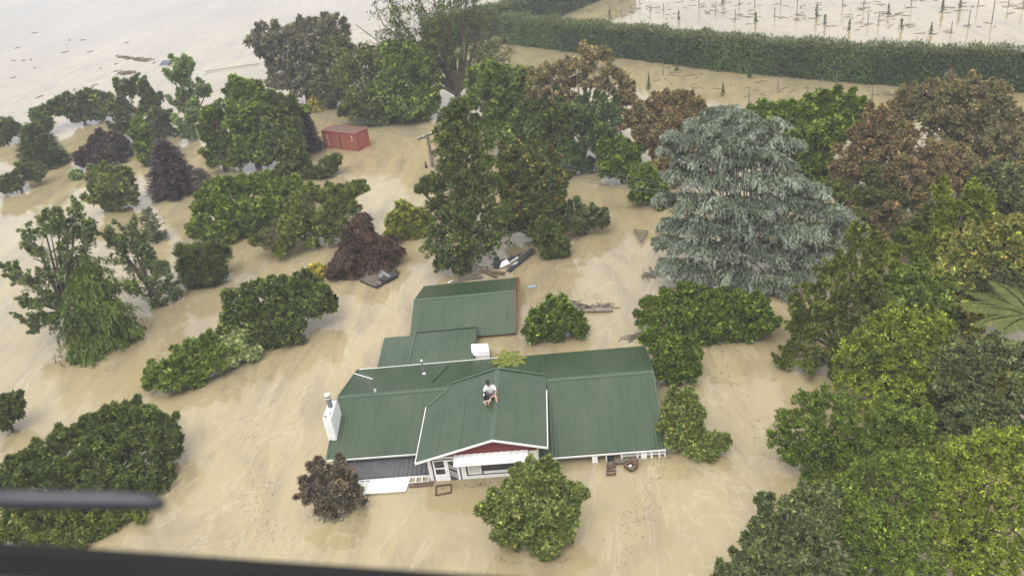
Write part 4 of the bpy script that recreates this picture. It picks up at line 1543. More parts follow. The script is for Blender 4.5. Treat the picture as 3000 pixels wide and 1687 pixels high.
ctop = CH
rib_wall(cp(0.02, 0.0, -0.9) + uy * 0.03, ux * CL * 0.47, ctop + 0.85, 8, 0.03, -uy).build("side_panel", M["rust"], ct)
rib_wall(cp(0.51, 0.0, -0.9) + uy * 0.03, ux * CL * 0.47, ctop + 0.85, 8, 0.03, -uy).build("side_panel", M["rust"], ct)
rib_wall(cp(0.0, 1.0, -0.9) - uy * 0.03, ux * CL, ctop + 0.85, 17, 0.03, uy).build("side_panel", M["rust"], ct)
rib_wall(cp(1.0, 0.02, -0.9) - ux * 0.03, uy * CW * 0.96, ctop + 0.85, 7, 0.03, ux).build("end_panel", M["rust"], ct)
rib_wall(cp(0.0, 0.02, -0.9) + ux * 0.03, uy * CW * 0.96, ctop + 0.85, 7, 0.03, -ux).build("end_panel", M["rust"], ct)
m = MB()
m.bar(cp(0.49, 0.0, -0.9) + uy * 0.03, cp(0.49, 0, ctop - 0.06) + uy * 0.03, 0.06, 0.05, tuple(uy))
m.build("middle_post", M["rustroof"], ct)
m = MB()
m.add([cp(0, 0, ctop), cp(1, 0, ctop), cp(1, 1, ctop), cp(0, 1, ctop), cp(0, 0, ctop - .05), cp(1, 0, ctop - .05), cp(1, 1, ctop - .05), cp(0, 1, ctop - .05)], [(0, 1, 2, 3), (7, 6, 5, 4), (0, 4, 5, 1), (1, 5, 6, 2), (2, 6, 7, 3), (3, 7, 4, 0)])
m.build("roof_panel", M["rustroof"], ct)
for s, w in ((0, 0), (1, 0), (1, 1), (0, 1)):
    m = MB()
    m.bar(cp(s, w, -0.9), cp(s, w, ctop + 0.01), 0.09, 0.09, tuple(uy))
    m.build("corner_post", M["rustroof"] if s == 0 else M["rust"], ct)
m = MB()
for s0, w0, s1, w1 in ((0, 0, 1, 0), (1, 0, 1, 1), (1, 1, 0, 1), (0, 1, 0, 0)):
    m.bar(cp(s0, w0, ctop - 0.03) + [0, 0, 0.03], cp(s1, w1, ctop - 0.03) + [0, 0, 0.03], 0.07, 0.10)
m.build("top_rail", M["rust"], ct)
# faded white letters down the side and a mark near the far corner
for k, chx in enumerate("TRION"):
    cu = bpy.data.curves.new("letter", "FONT")
    cu.body = chx
    cu.size = 0.30
    cu.align_x = "CENTER"
    tmp = bpy.data.objects.new("tmp", cu)
    me = bpy.data.meshes.new_from_object(tmp)
    bpy.data.objects.remove(tmp)
    me.materials.append(M["print_"])
    lo = link(bpy.data.objects.new("letter", me), ct)
    zt = np.array([0, 0, 1.0])
    pos = cp(0.145, 0.0, ctop - 0.52 - 0.205 * k) - uy * 0.012 - a_
    lo.matrix_local = Matrix(((ux[0], 0, -uy[0], pos[0]), (ux[1], 0, -uy[1], pos[1]), (0, 1, 0, pos[2]), (0, 0, 0, 1)))
m = MB()
q = cp(0.86, 0, ctop - 0.36) - uy * 0.012
m.add([q, q + ux * 0.24 + [0, 0, -0.12], q + ux * 0.02 + [0, 0, 0.2]], [(0, 1, 2)])
m.add([q + [0, 0, -0.34], q + ux * 0.12 + [0, 0, -0.34], q + ux * 0.12 + [0, 0, -0.2], q + [0, 0, -0.2]], [(0, 1, 2, 3)])
m.build("emblem", M["print_"], ct)

pb = at(1268, 489)
ptop = 2.75
pole = thing("power_pole", "timber power pole with crossarm standing in the flood beside the dark pine", "power pole", tuple(float(v) for v in pb))
m = MB()
m.tube([pb + [0, 0, -1.5], pb + [0, 0, ptop]], [0.15, 0.12], 9)
m.build("post", M["grey"], pole)
wA, wB = at(830, 292, 2.6), at(2010, 560, 2.6)
wd = nrm(np.array([wB[0] - wA[0], wB[1] - wA[1], 0]))
wp = np.array([-wd[1], wd[0], 0])
m = MB()
m.bar(pb + [0, 0, ptop - 0.15] - wp * 1.0, pb + [0, 0, ptop - 0.15] + wp * 1.0, 0.12, 0.13)
m.build("crossarm", M["timber"], pole)
for s in (-0.9, -0.4, 0.4, 0.9):
    m = MB()
    m.tube([pb + wp * s + [0, 0, ptop - 0.08], pb + wp * s + [0, 0, ptop + 0.06]], [0.06, 0.04], 8)
    m.build("insulator", M["trim"], pole)
for s in (-0.9, -0.4, 0.4, 0.9):
    m = MB()
    for a, b in ((wA + wp * s, pb + [0, 0, ptop + 0.05] + wp * s), (pb + [0, 0, ptop + 0.05] + wp * s, wB + wp * s)):
        t_ = np.linspace(0, 1, 13)[:, None]
        pts = a + (b - a) * t_
        pts[:, 2] -= 0.55 * 4 * (t_ * (1 - t_))[:, 0]
        m.tube(list(pts), 0.013, 4)
    m.build("wire", M["wire"], pole)
hut = thing("sunken_hut", "small grey hut roof just above the open flood far behind the garden", "hut", tuple(float(v) for v in at(482, 192)))
c = at(482, 192)
m = MB()
V_ = [(-.75, -.45, .05), (.65, -.6, .05), (.9, .9, .5), (-.55, 1.0, .5)]
m.add([c + np.array(v) for v in V_] + [c + np.array([v[0], v[1], -1.0]) for v in V_], [(0, 1, 2, 3), (0, 4, 5, 1), (1, 5, 6, 2), (2, 6, 7, 3), (3, 7, 4, 0)])
m.build("roof", M["hut"], hut)
m = MB()
m.bar(c + [-.75, -.5, 0.0], c + [.65, -.65, 0.0], 0.06, 0.16)
m.build("fascia", M["trim"], hut)
m = MB()
fa, fbb = at(600, 213), at(760, 190)
m.tube([fa + [0, 0, 0.12], (fa + fbb) / 2 + [0, 0, 0.15], fbb + [0, 0, 0.12]], 0.05, 5)
tag(m.build("drowned_fence_line", M["grey"]), "thin drowned fence line crossing the pale flood behind the trees", "fence")


# ------------------------------------------------------------------ hedges and vineyard posts
def hedge(name, label, pts, height, thick, patches=()):
    P0 = [np.array(p, float) for p in pts]
    t = thing(name, label, "hedge", (float(P0[0][0]), float(P0[0][1]), 0.0))
    core = MB()
    A_ = []
    for i in range(len(P0) - 1):
        a, b = P0[i], P0[i + 1]
        d = nrm(b - a)
        n = np.array([d[1], -d[0], 0])
        if n @ (-a) < 0:
            n = -n
        L = np.linalg.norm(b - a)
        core.obox(a - n * (thick - 0.35) + [0, 0, -1.2], b - a, n * (thick - 0.7), (0, 0, height + 1.08))  # solid dark box added inside so no light shows through the leaves
        nfront = int(L * height * 125)
        u, v = rng.random(nfront), rng.random(nfront)
        p = a + d * (u * L)[:, None] + np.array([0, 0, 1.0]) * (v * height)[:, None] + n * (0.16 * rng.normal(size=nfront) - 0.12 - 0.12 * np.sin(u * L * 2.1) * np.cos(v * 5) )[:, None]
        on = np.tile(n, (nfront, 1))
        A_.append((p, on, np.zeros(nfront)))
        ntop = int(L * thick * 150)
        u, v = rng.random(ntop), rng.random(ntop)
        p = a + d * (u * L)[:, None] - n * (v * thick)[:, None] + np.array([0, 0, 1.0]) * (height + 0.15 * rng.normal(size=ntop) + 0.14 * np.sin(u * L * 0.9) + 0.10 * np.sin(u * L * 2.3 + 1))[:, None]
        A_.append((p, np.tile(np.array([0, 0, 1.0]), (ntop, 1)), np.ones(ntop)))
        nb = int(L * height * 25)
        u, v = rng.random(nb), rng.random(nb)
        p = a - n * thick + d * (u * L)[:, None] + np.array([0, 0, 1.0]) * (v * height)[:, None]
        A_.append((p, np.tile(-n, (nb, 1)), np.zeros(nb)))
    P = np.concatenate([x[0] for x in A_]); O = np.concatenate([x[1] for x in A_]); tp = np.concatenate([x[2] for x in A_])
    n = len(P)
    sc = np.array([F_PX * 1024 / PW / max(5, d_) for d_ in ((P - CAM) @ fw)])
    D = nrm(O * 0.5 + np.array([0, 0, 0.5]) + 0.7 * rng.normal(size=(n, 3)))
    D[tp > 0] = nrm(np.array([0, 0, 0.45]) + 0.6 * rng.normal(size=(int(tp.sum()), 3)))
    N = nrm(O + np.array([0, 0, 0.3]) + 0.5 * rng.normal(size=(n, 3)))
    L_ = 3.7 / sc * (0.6 + 0.7 * rng.random(n))
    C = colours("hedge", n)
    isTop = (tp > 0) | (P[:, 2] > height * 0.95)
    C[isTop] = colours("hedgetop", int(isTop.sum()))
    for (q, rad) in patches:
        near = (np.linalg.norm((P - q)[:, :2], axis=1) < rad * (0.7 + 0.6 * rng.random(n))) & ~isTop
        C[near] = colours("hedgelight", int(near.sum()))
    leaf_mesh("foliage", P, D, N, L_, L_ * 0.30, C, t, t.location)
    core.build("dark_core", M["hedge_core"], t)
    return t


M["hedge_core"] = simple("dark_core_fill", (0.030, 0.034, 0.022), 0.95, 0.4, 3, 0.1)
h_pts = [at(1470, 128), at(1863, 176), at(2119, 211), at(2562, 250), at(2807, 262), at(2960, 272), at(3250, 300)]
hedge("shelter_hedge", "long clipped shelter hedge crossing behind the garden trees", h_pts, 3.05, 2.0, [(h_pts[0] * 0.72 + h_pts[1] * 0.28, 4.5), (h_pts[2] * 0.9 + h_pts[3] * 0.1, 3.6), (h_pts[3] * 0.8 + h_pts[2] * 0.2, 2.5)])
h2 = [at(1270, 158), at(1619, 58), at(1759, 0), at(1860, -42)]
hedge("shelter_hedge", "dark shelter hedge running away towards the vineyard's far side", h2, 3.5, 2.2)

f8 = lambda x, y, z=0.0: at(1450 + x * 0.6017, y * 0.6017, z)
posts_far = [(404, 45, 85), (455, 50, 70), (560, 65, 105), (615, 60, 100), (663, 30, 85), (705, 2, 22), (757, 30, 90), (822, 35, 80), (895, 55, 120), (993, 2, 65), (1075, 20, 80), (1110, 2, 20), (1170, 50, 130), (1190, 2, 40), (1265, 2, 65), (1270, 80, 125), (1362, 40, 115), (1392, 2, 35), (1470, 2, 115), (1565, 20, 130), (1605, 75, 150), (1692, 2, 60), (1725, 120, 165), (1795, 2, 65), (1815, 80, 145), (1868, 80, 140), (1915, 30, 95), (1978, 100, 170), (2027, 2, 50), (2122, 135, 185), (2177, 2, 95), (2220, 140, 180), (2265, 2, 60), (2305, 50, 180), (2350, 2, 60), (2418, 2, 190), (2500, 2, 40), (2570, 2, 60)]
posts_near = [(750, 350, 490), (820, 330, 390), (883, 300, 375), (945, 280, 330), (1110, 400, 510), (1240, 335, 410), (1237, 460, 540), (1300, 330, 380), (1377, 390, 470), (1520, 450, 500), (1660, 370, 455), (1835, 435, 520), (1958, 360, 455), (2500, 405, 445)]
viney = {883, 1240, 1300, 1958, 750, 895, 1605, 1725, 1915, 1978, 2122, 560, 2177, 2265, 1110, 1565, 1270}
pm = MB()
pm.tube([(0, 0, -0.6), (0, 0, 1.0)], [0.055, 0.05], 6)
post_me = None
vine_me = []
for k in range(3):
    n = 90
    z = rng.random(n) ** 1.4
    P = np.stack([rng.normal(size=n) * (0.04 + 0.06 * (1 - z)), rng.normal(size=n) * (0.04 + 0.06 * (1 - z)), z * 1.0], 1)
    ob = leaf_mesh("vine", P, rdirs(n), rdirs(n), 0.20 * (0.6 + 0.6 * rng.random(n)), 0.10, colours("dark", n))
    vine_me.append(ob.data)
    bpy.data.objects.remove(ob)
pob = pm.build("vineyard_post", M["grey"])
post_me = pob.data
bpy.data.objects.remove(pob)
for lst, grp_, lab in ((posts_far, "posts standing in the flooded vineyard beyond the hedge", "thin vineyard post standing in the flood beyond the long hedge"), (posts_near, "posts standing in the flood before the hedge", "thin vineyard post standing in the flood just before the hedge")):
    for (x, y0, y1) in lst:
        yb_ = y0 + (y1 - y0) * 0.62
        b = f8(x, yb_)
        hgt = max(1.2, float((yb_ - y0) * 0.6017 * dist(b) / F_PX))
        if y0 < 4:
            hgt = max(hgt, 1.9)
        e = thing("vineyard_post", lab + (" wrapped in dark vine" if x in viney else ""), "post", (float(b[0]), float(b[1]), 0.0), grp_ + (" with vines" if x in viney else ""))
        o = bpy.data.objects.new("stake", post_me)
        link(o, e)
        o.scale = (1, 1, hgt)
        if x in viney:
            o = bpy.data.objects.new("vine", vine_me[int(rng.integers(3))])
            link(o, e)
            o.scale = (1, 1, hgt * 0.9)
            o.rotation_euler = (0, 0, rng.random() * 6.28)

# vine canes and flood litter: nobody could count them
def litter(name, pts, L0, L1, rad, mat, arch=0.12, along=None):
    mm = MB()
    for p in pts:
        a = rng.random() * math.pi if along is None else along + rng.normal() * 0.45
        L = L0 + (L1 - L0) * rng.random()
        d = np.array([math.cos(a), math.sin(a), 0]) * L / 2
        z = np.array([0, 0, 0.02])
        mm.tube([p - d + z, p + z + [0, 0, arch * L * rng.random()], p + d + z], [rad * 0.6, rad, rad * 0.5], 4, cap=False)
    o = mm.build(name, M[mat])
    tag(o, kind="stuff")
    return o


cp_ = []
for k in range(30):
    x0, y0 = rng.uniform(500, 2600), rng.uniform(2, 175)
    y0 = min(y0, 20 + 150 * (x0 - 400) / 2200)
    for j in range(rng.integers(3, 8)):
        cp_.append(f8(x0 + rng.normal() * 38, max(0, y0 + rng.normal() * 7)))
for (x, y0, y1) in posts_far:
    for j in range(3):
        cp_.append(f8(x + rng.normal() * 25, max(1, y0 * 0.4 + y1 * 0.6 + rng.normal() * 8)))
tag(litter("vine_canes", cp_, 0.4, 1.3, 0.036, "grey", 0.06), "dark vine canes trailing on the pale flood beyond the hedge", "vine canes")
cp2 = []
for k in range(70):
    cp2.append(f8(rng.uniform(680, 2100), 330 + rng.random() * 140))
tag(litter("vine_canes", cp2, 0.3, 1.2, 0.028, "bark", 0.08), "sparse broken canes on the water before the hedge", "vine canes")
dl_ = []
for k in range(60):
    t_ = rng.random()
    dl_.append(at(350 + 95 * t_ + rng.normal() * 10, 167 + 12 * t_ + rng.normal() * 2.0))
for k in range(24):
    dl_.append(at(rng.uniform(20, 420), rng.uniform(80, 300)))
for k in range(30):
    dl_.append(at(375 + rng.normal() * 12, 215 + rng.normal() * 3))
tag(litter("flood_debris", dl_, 0.4, 1.5, 0.07, "bark", 0.02), "dark debris drifting on the open flood far back", "debris")
sp = []
def streak(x0, y0, x1, y1, n, w):
    cl = rng.random(6)
    for k in range(n):
        t_ = cl[int(rng.integers(6))] + 0.07 * rng.normal()
        sp.append(at(x0 + (x1 - x0) * t_ + rng.normal() * w, y0 + (y1 - y0) * t_ + rng.normal() * w * 0.6))
for a in ((2080, 1010, 2300, 1400, 170, 22), (1960, 1300, 1800, 1687, 190, 26), (1560, 800, 1900, 770, 170, 28), (1650, 840, 1800, 900, 160, 22), (1200, 880, 1050, 1000, 110, 22), (760, 1250, 760, 1500, 120, 30), (640, 1350, 820, 1600, 120, 30), (1500, 860, 1700, 850, 120, 18), (1720, 560, 1900, 760, 120, 40), (1270, 1430, 1480, 1415, 120, 8), (980, 830, 1180, 720, 90, 14), (1640, 700, 1610, 740, 50, 10)):
    streak(*a)
for (bx, by, rr, n_) in ((690, 870, 130, 60), (470, 975, 100, 50), (845, 1300, 75, 45), (1345, 1405, 90, 60), (1395, 858, 80, 60), (905, 700, 80, 70), (515, 716, 55, 25), (620, 604, 120, 40), (1780, 862, 150, 60), (1690, 962, 70, 40), (1750, 1150, 70, 40), (1170, 690, 90, 80), (1380, 655, 50, 40), (2000, 950, 80, 30), (300, 915, 90, 30)):
    for k in range(n_):
        a = rng.uniform(-0.25, 1.1) * math.pi
        q = rng.normal() * 6
        sp.append(at((bx + math.cos(a) * (rr + q)) * K, (by + math.sin(a) * (0.16 * rr + q * 0.5)) * K))
tag(litter("flood_litter", sp, 0.03, 0.10, 0.007, "silt_twig", 0.2), "fine dark litter drifting in streaks round the house", "litter")

rf = []
for (x0, y0, x1, y1, n_, w) in ((1340, 825, 1560, 740, 150, 8), (1690, 905, 1800, 900, 60, 8), (1690, 890, 1640, 895, 40, 8), (1100, 845, 1170, 750, 50, 9), (1840, 995, 1880, 985, 50, 8), (1560, 720, 1700, 695, 50, 7), (1890, 810, 1960, 800, 60, 8), (930, 1500, 1000, 1520, 30, 9)):
    for k in range(n_):
        t_ = rng.random()
        rf.append(at(x0 + (x1 - x0) * t_ + rng.normal() * w, y0 + (y1 - y0) * t_ + rng.normal() * w * 0.6))
tag(litter("driftwood_litter", rf, 0.12, 0.75, 0.020, "timber", 0.25), "tangled broken twigs caught against the pine, shed and wreckage", "debris")

# ------------------------------------------------------------------ PLANTS (centre x, y, radius measured off the photograph)
Tr, Bu = "tree", "bush"
# --- open water side
plant("broad_tree", "small dark tree standing alone in the open flood at the picture's edge", Tr, (8, 366), [(2, 328, 20), (24, 320, 14), (36, 328, 10), (8, 345, 14)], "broad", "dark", 65)
plant("spreading_tree", "flat spreading dark evergreen reaching over the open flood", Tr, (215, 316), [(135, 280, 15), (160, 274, 20), (190, 268, 25), (225, 262, 26), (255, 258, 20), (215, 288, 24), (243, 285, 20), (200, 295, 16)], "broad", "dark", 50)
plant("dark_bush", "small dark bush peeping up behind the grey-green cone tree", Bu, (108, 345), [(95, 292, 13), (108, 305, 15), (112, 325, 13), (100, 318, 10)], "broad", "dark", 70)
conifer("cone_tree", "dense dark cone shaped conifer nearest the open flood", (115, 420), (100, 310), 112, "greendark" if "greendark" in PAL else "dark", dens=2.2, shape=0.65, lp=5.5)
plant("feathery_tree", "feathery grey-green tree with twin tops beside the spreading evergreen", Tr, (335, 352), [(310, 235, 28), (335, 225, 25), (320, 270, 38), (290, 285, 28), (325, 310, 38), (300, 330, 26)], "feather", "greygreen", 70, covm=1.2, lpm=0.85)
plant("feathery_tree", "grey-green feathery tree just in front of the pale tall one", Tr, (395, 350), [(375, 235, 32), (395, 255, 30), (372, 280, 38), (405, 300, 40), (385, 325, 35), (425, 325, 26)], "feather", "greygreen", 70, covm=1.2, lpm=0.85)
plant("poplar", "tall pale green tree with a light leafy top standing apart", Tr, (478, 352), [(450, 175, 22), (478, 163, 18), (440, 195, 20), (468, 205, 28), (500, 225, 24), (520, 235, 18), (475, 245, 28), (455, 270, 25), (485, 285, 30), (500, 300, 22), (460, 315, 26), (480, 335, 25)], "feather", "sage", 80, covm=1.2, lpm=0.85)
plant("purple_tree", "low purple leaved tree spreading over the water beside a green column", Tr, (285, 410), [(265, 358, 24), (292, 365, 22), (312, 382, 16), (250, 388, 22), (218, 398, 17), (280, 392, 28), (205, 405, 8)], "broad", "purple", 55)
plant("column_cypress", "narrow olive green column cypress leaning between purple and green trees", "conifer", (374, 418), [(347, 308, 10), (350, 325, 14), (357, 348, 17), (362, 370, 20), (370, 392, 22), (374, 405, 20)], "fine", "mid", 80, covm=1.3)
conifer("copper_conifer", "dark purple conifer with spiky whorled branches near the round shrub", (448, 488), (440, 348), 120, "purple", dens=2.0, shape=0.7, lp=5.5, lift=0.25)
conifer("grey_conifer", "little grey twiggy conifer at the purple conifer's side", (514, 482), (505, 425), 62, "plum", dens=0.9, shape=0.6, lp=4.5)
plant("round_shrub", "clipped olive green round shrub alone in the water", Bu, (285, 530), [(262, 440, 28), (295, 440, 30), (255, 470, 30), (280, 475, 40), (310, 475, 28), (265, 500, 32), (300, 500, 32), (282, 515, 20)], "glossy", "olive", 72)
plant("grey_shrub", "low grey-green shrub below the dark cone shaped conifer", Bu, (50, 488), [(8, 468, 18), (35, 455, 22), (70, 448, 22), (92, 442, 18), (60, 430, 14), (30, 472, 18)], "feather", "greygreen", 45, covm=1.2)
plant("sprig", "sparse pale sprig poking out of the flood near the round shrub", Bu, (195, 452), [(188, 440, 9), (197, 446, 8)], "airy", "sage", 60)
# --- inner garden mass
plant("big_tree", "big green tree with a ragged top beside the tall pale one", Tr, (640, 430), [(600, 222, 22), (622, 228, 24), (612, 255, 32), (645, 258, 36), (600, 285, 36), (640, 300, 42), (675, 290, 30), (610, 330, 42), (655, 345, 40), (630, 385, 40)], "broad", "mid", 65)
plant("big_tree", "loose light green tree leaning out behind the purple conifer", Tr, (560, 440), [(540, 285, 24), (525, 300, 20), (555, 315, 28), (520, 340, 26), (545, 360, 36), (575, 375, 34), (555, 405, 34), (600, 405, 30)], "feather", "mid", 65, covm=1.25)
plant("big_tree", "dark green tree next to the narrow near-black spire", Tr, (715, 422), [(690, 265, 28), (720, 280, 30), (695, 310, 36), (730, 320, 30), (710, 350, 36), (740, 360, 24), (700, 390, 32)], "broad", "dark", 65)
conifer("dark_spire", "narrow near-black spire conifer beside the red container", (785, 382), (766, 275), 52, "purple", dens=1.6, shape=0.7, lp=4.5, lift=0.4)
plant("dark_conifer", "ragged dark conifer between the big trees and the bright shrub", "conifer", (748, 458), [(740, 355, 15), (742, 375, 20), (738, 395, 24), (755, 410, 22), (712, 432, 16), (735, 430, 24), (765, 432, 22), (695, 440, 10)], "broad", "dark", 65)
plant("dark_bush", "small dark bush reaching sideways over the water below the container", Bu, (815, 450), [(845, 405, 12), (832, 415, 15), (815, 430, 15), (795, 438, 10)], "broad", "dark", 55)
plant("maple_tree", "large loose green tree with upswept branches over the open flood", Tr, (175, 860), [(105, 560, 26), (150, 550, 28), (195, 545, 26), (85, 600, 26), (135, 600, 36), (180, 600, 36), (232, 570, 18), (225, 600, 24), (105, 640, 26), (165, 650, 42), (215, 650, 34), (30, 690, 20), (55, 700, 22), (90, 715, 28), (130, 700, 36), (185, 710, 44), (70, 760, 22), (110, 765, 32), (160, 770, 40), (80, 810, 24), (130, 815, 34), (90, 825, 16)], "feather", "soft", 68, covm=0.6, rs=1.12, lpm=0.85)
plant("maple_tree", "open green tree with bare lower trunk next to the spiky bush", Tr, (385, 770), [(275, 590, 18), (290, 615, 24), (325, 580, 22), (340, 605, 28), (310, 640, 26), (360, 640, 30), (385, 670, 28), (345, 680, 34), (410, 690, 26), (385, 715, 32), (430, 720, 18), (400, 755, 24), (440, 750, 14), (345, 740, 24)], "feather", "soft", 70, covm=0.65, rs=1.12, lpm=0.85)
plant("weeping_conifer", "weeping green conifer trailing into the water before the loose tree", "conifer", (240, 890), [(225, 680, 34), (215, 715, 40), (255, 725, 40), (225, 765, 50), (265, 775, 46), (235, 820, 52), (285, 825, 40), (250, 860, 40), (200, 880, 22), (310, 850, 26), (215, 905, 16)], "cedar", "mid", 65, rs=1.3, irr=0.5)
conifer("young_conifer", "sparse young conifer alone between the round shrub and the loose tree", (395, 606), (380, 522), 62, "greygreen", dens=0.45, shape=0.5, lp=4.2, droop=0.0)
plant("spiky_bush", "round dark bush bristling with fine upright shoots", Bu, (515, 716), [(508, 640, 28), (485, 665, 30), (535, 660, 30), (510, 675, 42), (480, 690, 24), (545, 688, 28), (515, 700, 34)], "spiky", "dark", 60)
plant("large_leaf_shrub", "wide bright green large-leaved shrub in the middle of the garden", Bu, (620, 604), [(535, 495, 26), (570, 480, 26), (610, 478, 28), (650, 475, 28), (690, 475, 28), (735, 480, 26), (520, 530, 26), (560, 530, 38), (610, 530, 42), (660, 525, 40), (705, 520, 36), (510, 570, 24), (545, 580, 30), (590, 580, 34), (640, 570, 34)], "broad", "bright", 42, lpm=1.25)
plant("olive_tree", "spreading olive brown tree beside the bright large-leaved shrub", Tr, (790, 635), [(755, 510, 28), (790, 500, 28), (830, 505, 28), (870, 495, 24), (905, 480, 18), (750, 545, 34), (800, 545, 38), (850, 540, 34), (885, 530, 24), (725, 585, 30), (770, 590, 36), (820, 585, 34), (680, 605, 26), (650, 610, 14), (715, 620, 22), (860, 580, 26)], "fine", "olive", 48, covm=1.3, extra=[(690, 605, 30, "brown"), (770, 520, 26, "brown")])
plant("weeping_maple", "brown weeping maple mounded like a haystack by the collapsed roof", Tr, (905, 695), [(905, 545, 18), (900, 570, 24), (912, 590, 28), (890, 610, 34), (930, 610, 32), (960, 610, 28), (980, 630, 22), (875, 645, 36), (915, 645, 40), (955, 650, 36), (850, 675, 24), (895, 680, 26)], "cedar", "maple", 55, rs=1.15, irr=0.5)
plant("yellow_bush", "small yellow bush tucked against the brown weeping maple", Bu, (800, 698), [(795, 680, 14), (812, 682, 12), (805, 688, 12)], "glossy", "yellow", 40)
plant("light_bush", "light green bush at the water's edge next to the tall dark pine", Bu, (1030, 600), [(1020, 530, 20), (1000, 560, 20), (1035, 550, 24), (1060, 555, 22), (995, 585, 16), (1030, 580, 24), (1060, 585, 20)], "broad", "gold", 55)
plant("rounded_bush", "large rounded dark olive bush west of the shed", Bu, (690, 878), [(600, 755, 30), (640, 740, 28), (680, 735, 30), (725, 730, 30), (770, 725, 28), (800, 745, 30), (825, 768, 20), (590, 800, 34), (630, 790, 42), (680, 790, 46), (730, 780, 44), (775, 775, 38), (585, 835, 28), (630, 840, 38), (680, 840, 38), (725, 825, 34), (690, 862, 20)], "glossy", "dark", 42, lpm=1.05)
plant("low_bush", "low dark green bush running down to the pale variegated bush", Bu, (470, 980), [(535, 865, 24), (500, 880, 28), (465, 895, 26), (540, 895, 28), (430, 920, 28), (480, 925, 36), (525, 925, 30), (400, 948, 24), (440, 955, 28), (490, 955, 26), (385, 965, 14)], "glossy", "mid", 42)
plant("variegated_bush", "pale cream variegated bush between two dark green ones", Bu, (600, 922), [(575, 870, 20), (600, 868, 22), (625, 885, 22), (580, 895, 22), (608, 898, 22), (640, 890, 12)], "broad", "pale", 45)
plant("edge_bush", "dark upright bush at the picture's edge above the big foreground clump", Bu, (20, 1098), [(28, 1005, 22), (42, 1020, 16), (15, 1035, 24), (30, 1050, 18), (5, 1070, 22)], "broad", "dark", 62)
plant("foreground_clump", "big dark olive clump of bushes near the helicopter door", Bu, (260, 1290), [(285, 1050, 28), (330, 1045, 30), (375, 1048, 28), (415, 1070, 28), (240, 1075, 32), (200, 1090, 30), (300, 1090, 42), (360, 1090, 42), (425, 1110, 30), (160, 1115, 34), (215, 1130, 42), (120, 1145, 34), (80, 1170, 34), (270, 1150, 46), (340, 1145, 44), (405, 1145, 34), (45, 1200, 34), (20, 1225, 30), (120, 1195, 42), (190, 1190, 44), (260, 1205, 44), (330, 1200, 44), (410, 1185, 34), (380, 1225, 34), (440, 1145, 18), (70, 1235, 40), (150, 1245, 42), (230, 1255, 42), (310, 1250, 42)], "fine", "dark", 35, covm=1.35, lpm=1.2)
plant("foreground_bush", "lower green front of the foreground clump along the dark door sill", Bu, (150, 1390), [(30, 1300, 40), (90, 1300, 42), (150, 1305, 42), (210, 1305, 42), (270, 1300, 40), (330, 1285, 34), (20, 1345, 36), (80, 1350, 40), (150, 1355, 40), (215, 1350, 36), (275, 1335, 30)], "fine", "olive", 35, covm=1.3, lpm=1.2)
plant("purple_bush", "purple-brown twiggy bush in front of the dark porch roof", Bu, (840, 1306), [(795, 1170, 18), (800, 1195, 26), (835, 1185, 26), (870, 1195, 24), (780, 1225, 26), (815, 1230, 32), (855, 1230, 32), (895, 1230, 24), (770, 1250, 20), (810, 1265, 30), (850, 1270, 32), (890, 1262, 26), (835, 1290, 18)], "feather", "plum", 62, covm=1.15, rs=1.15, irr=0.6)
plant("front_tree", "rounded green tree with yellowing leaves right before the house window", Tr, (1345, 1400), [(1320, 1195, 30), (1355, 1185, 28), (1385, 1200, 26), (1290, 1225, 32), (1340, 1230, 40), (1385, 1235, 34), (1255, 1260, 28), (1300, 1270, 40), (1355, 1280, 44), (1405, 1270, 34), (1440, 1255, 24), (1455, 1240, 14), (1225, 1275, 18), (1210, 1285, 12), (1260, 1310, 36), (1320, 1325, 44), (1380, 1320, 42), (1430, 1300, 28), (1270, 1350, 32), (1330, 1360, 36), (1385, 1360, 36), (1425, 1350, 22), (1375, 1392, 18)], "broad", "fresh", 55, covm=1.1, extra=[(1340, 1215, 26, "lime"), (1395, 1300, 22, "lemon"), (1240, 1280, 24, "olive"), (1370, 1340, 26, "lime")])
plant("round_glossy_bush", "round glossy dark green bush alone in the water behind the house", Bu, (1395, 860), [(1370, 790, 24), (1405, 782, 24), (1435, 800, 22), (1345, 812, 22), (1385, 815, 32), (1425, 820, 28), (1455, 820, 18), (1340, 832, 18), (1395, 838, 22)], "glossy", "glossy", 48, lpm=1.1)
# --- tall pine group
plant("tall_pine", "tall dark green pine towering behind the shed", Tr, (1165, 685), [(1150, 275, 24), (1175, 272, 22), (1130, 300, 26), (1165, 310, 36), (1200, 320, 26), (1130, 345, 34), (1175, 360, 42), (1215, 370, 26), (1125, 390, 34), (1170, 410, 46), (1215, 420, 34), (1125, 440, 32), (1075, 462, 18), (1058, 475, 12), (1095, 478, 20), (1145, 470, 44), (1195, 475, 46), (1240, 470, 32), (1105, 520, 30), (1150, 530, 44), (1205, 535, 48), (1250, 545, 36), (1105, 575, 34), (1155, 590, 46), (1210, 595, 46), (1250, 600, 34), (1095, 625, 32), (1140, 640, 40), (1195, 645, 40), (1115, 665, 20), (1160, 672, 20)], "rosette", "dark", 72, lpm=0.85, covm=1.15, rs=1.2, irr=0.4)
plant("orange_tipped_tree", "dark tree with orange tipped leaves leaning on the tall pine", Tr, (1345, 605), [(1285, 395, 26), (1310, 400, 28), (1345, 415, 30), (1385, 425, 26), (1280, 430, 30), (1325, 440, 38), (1375, 455, 36), (1400, 465, 22), (1300, 475, 38), (1355, 490, 42), (1395, 500, 26), (1310, 520, 40), (1365, 530, 38), (1330, 560, 38), (1380, 565, 28), (1300, 565, 28)], "broad", "autumn", 66, rs=1.12, irr=0.5)
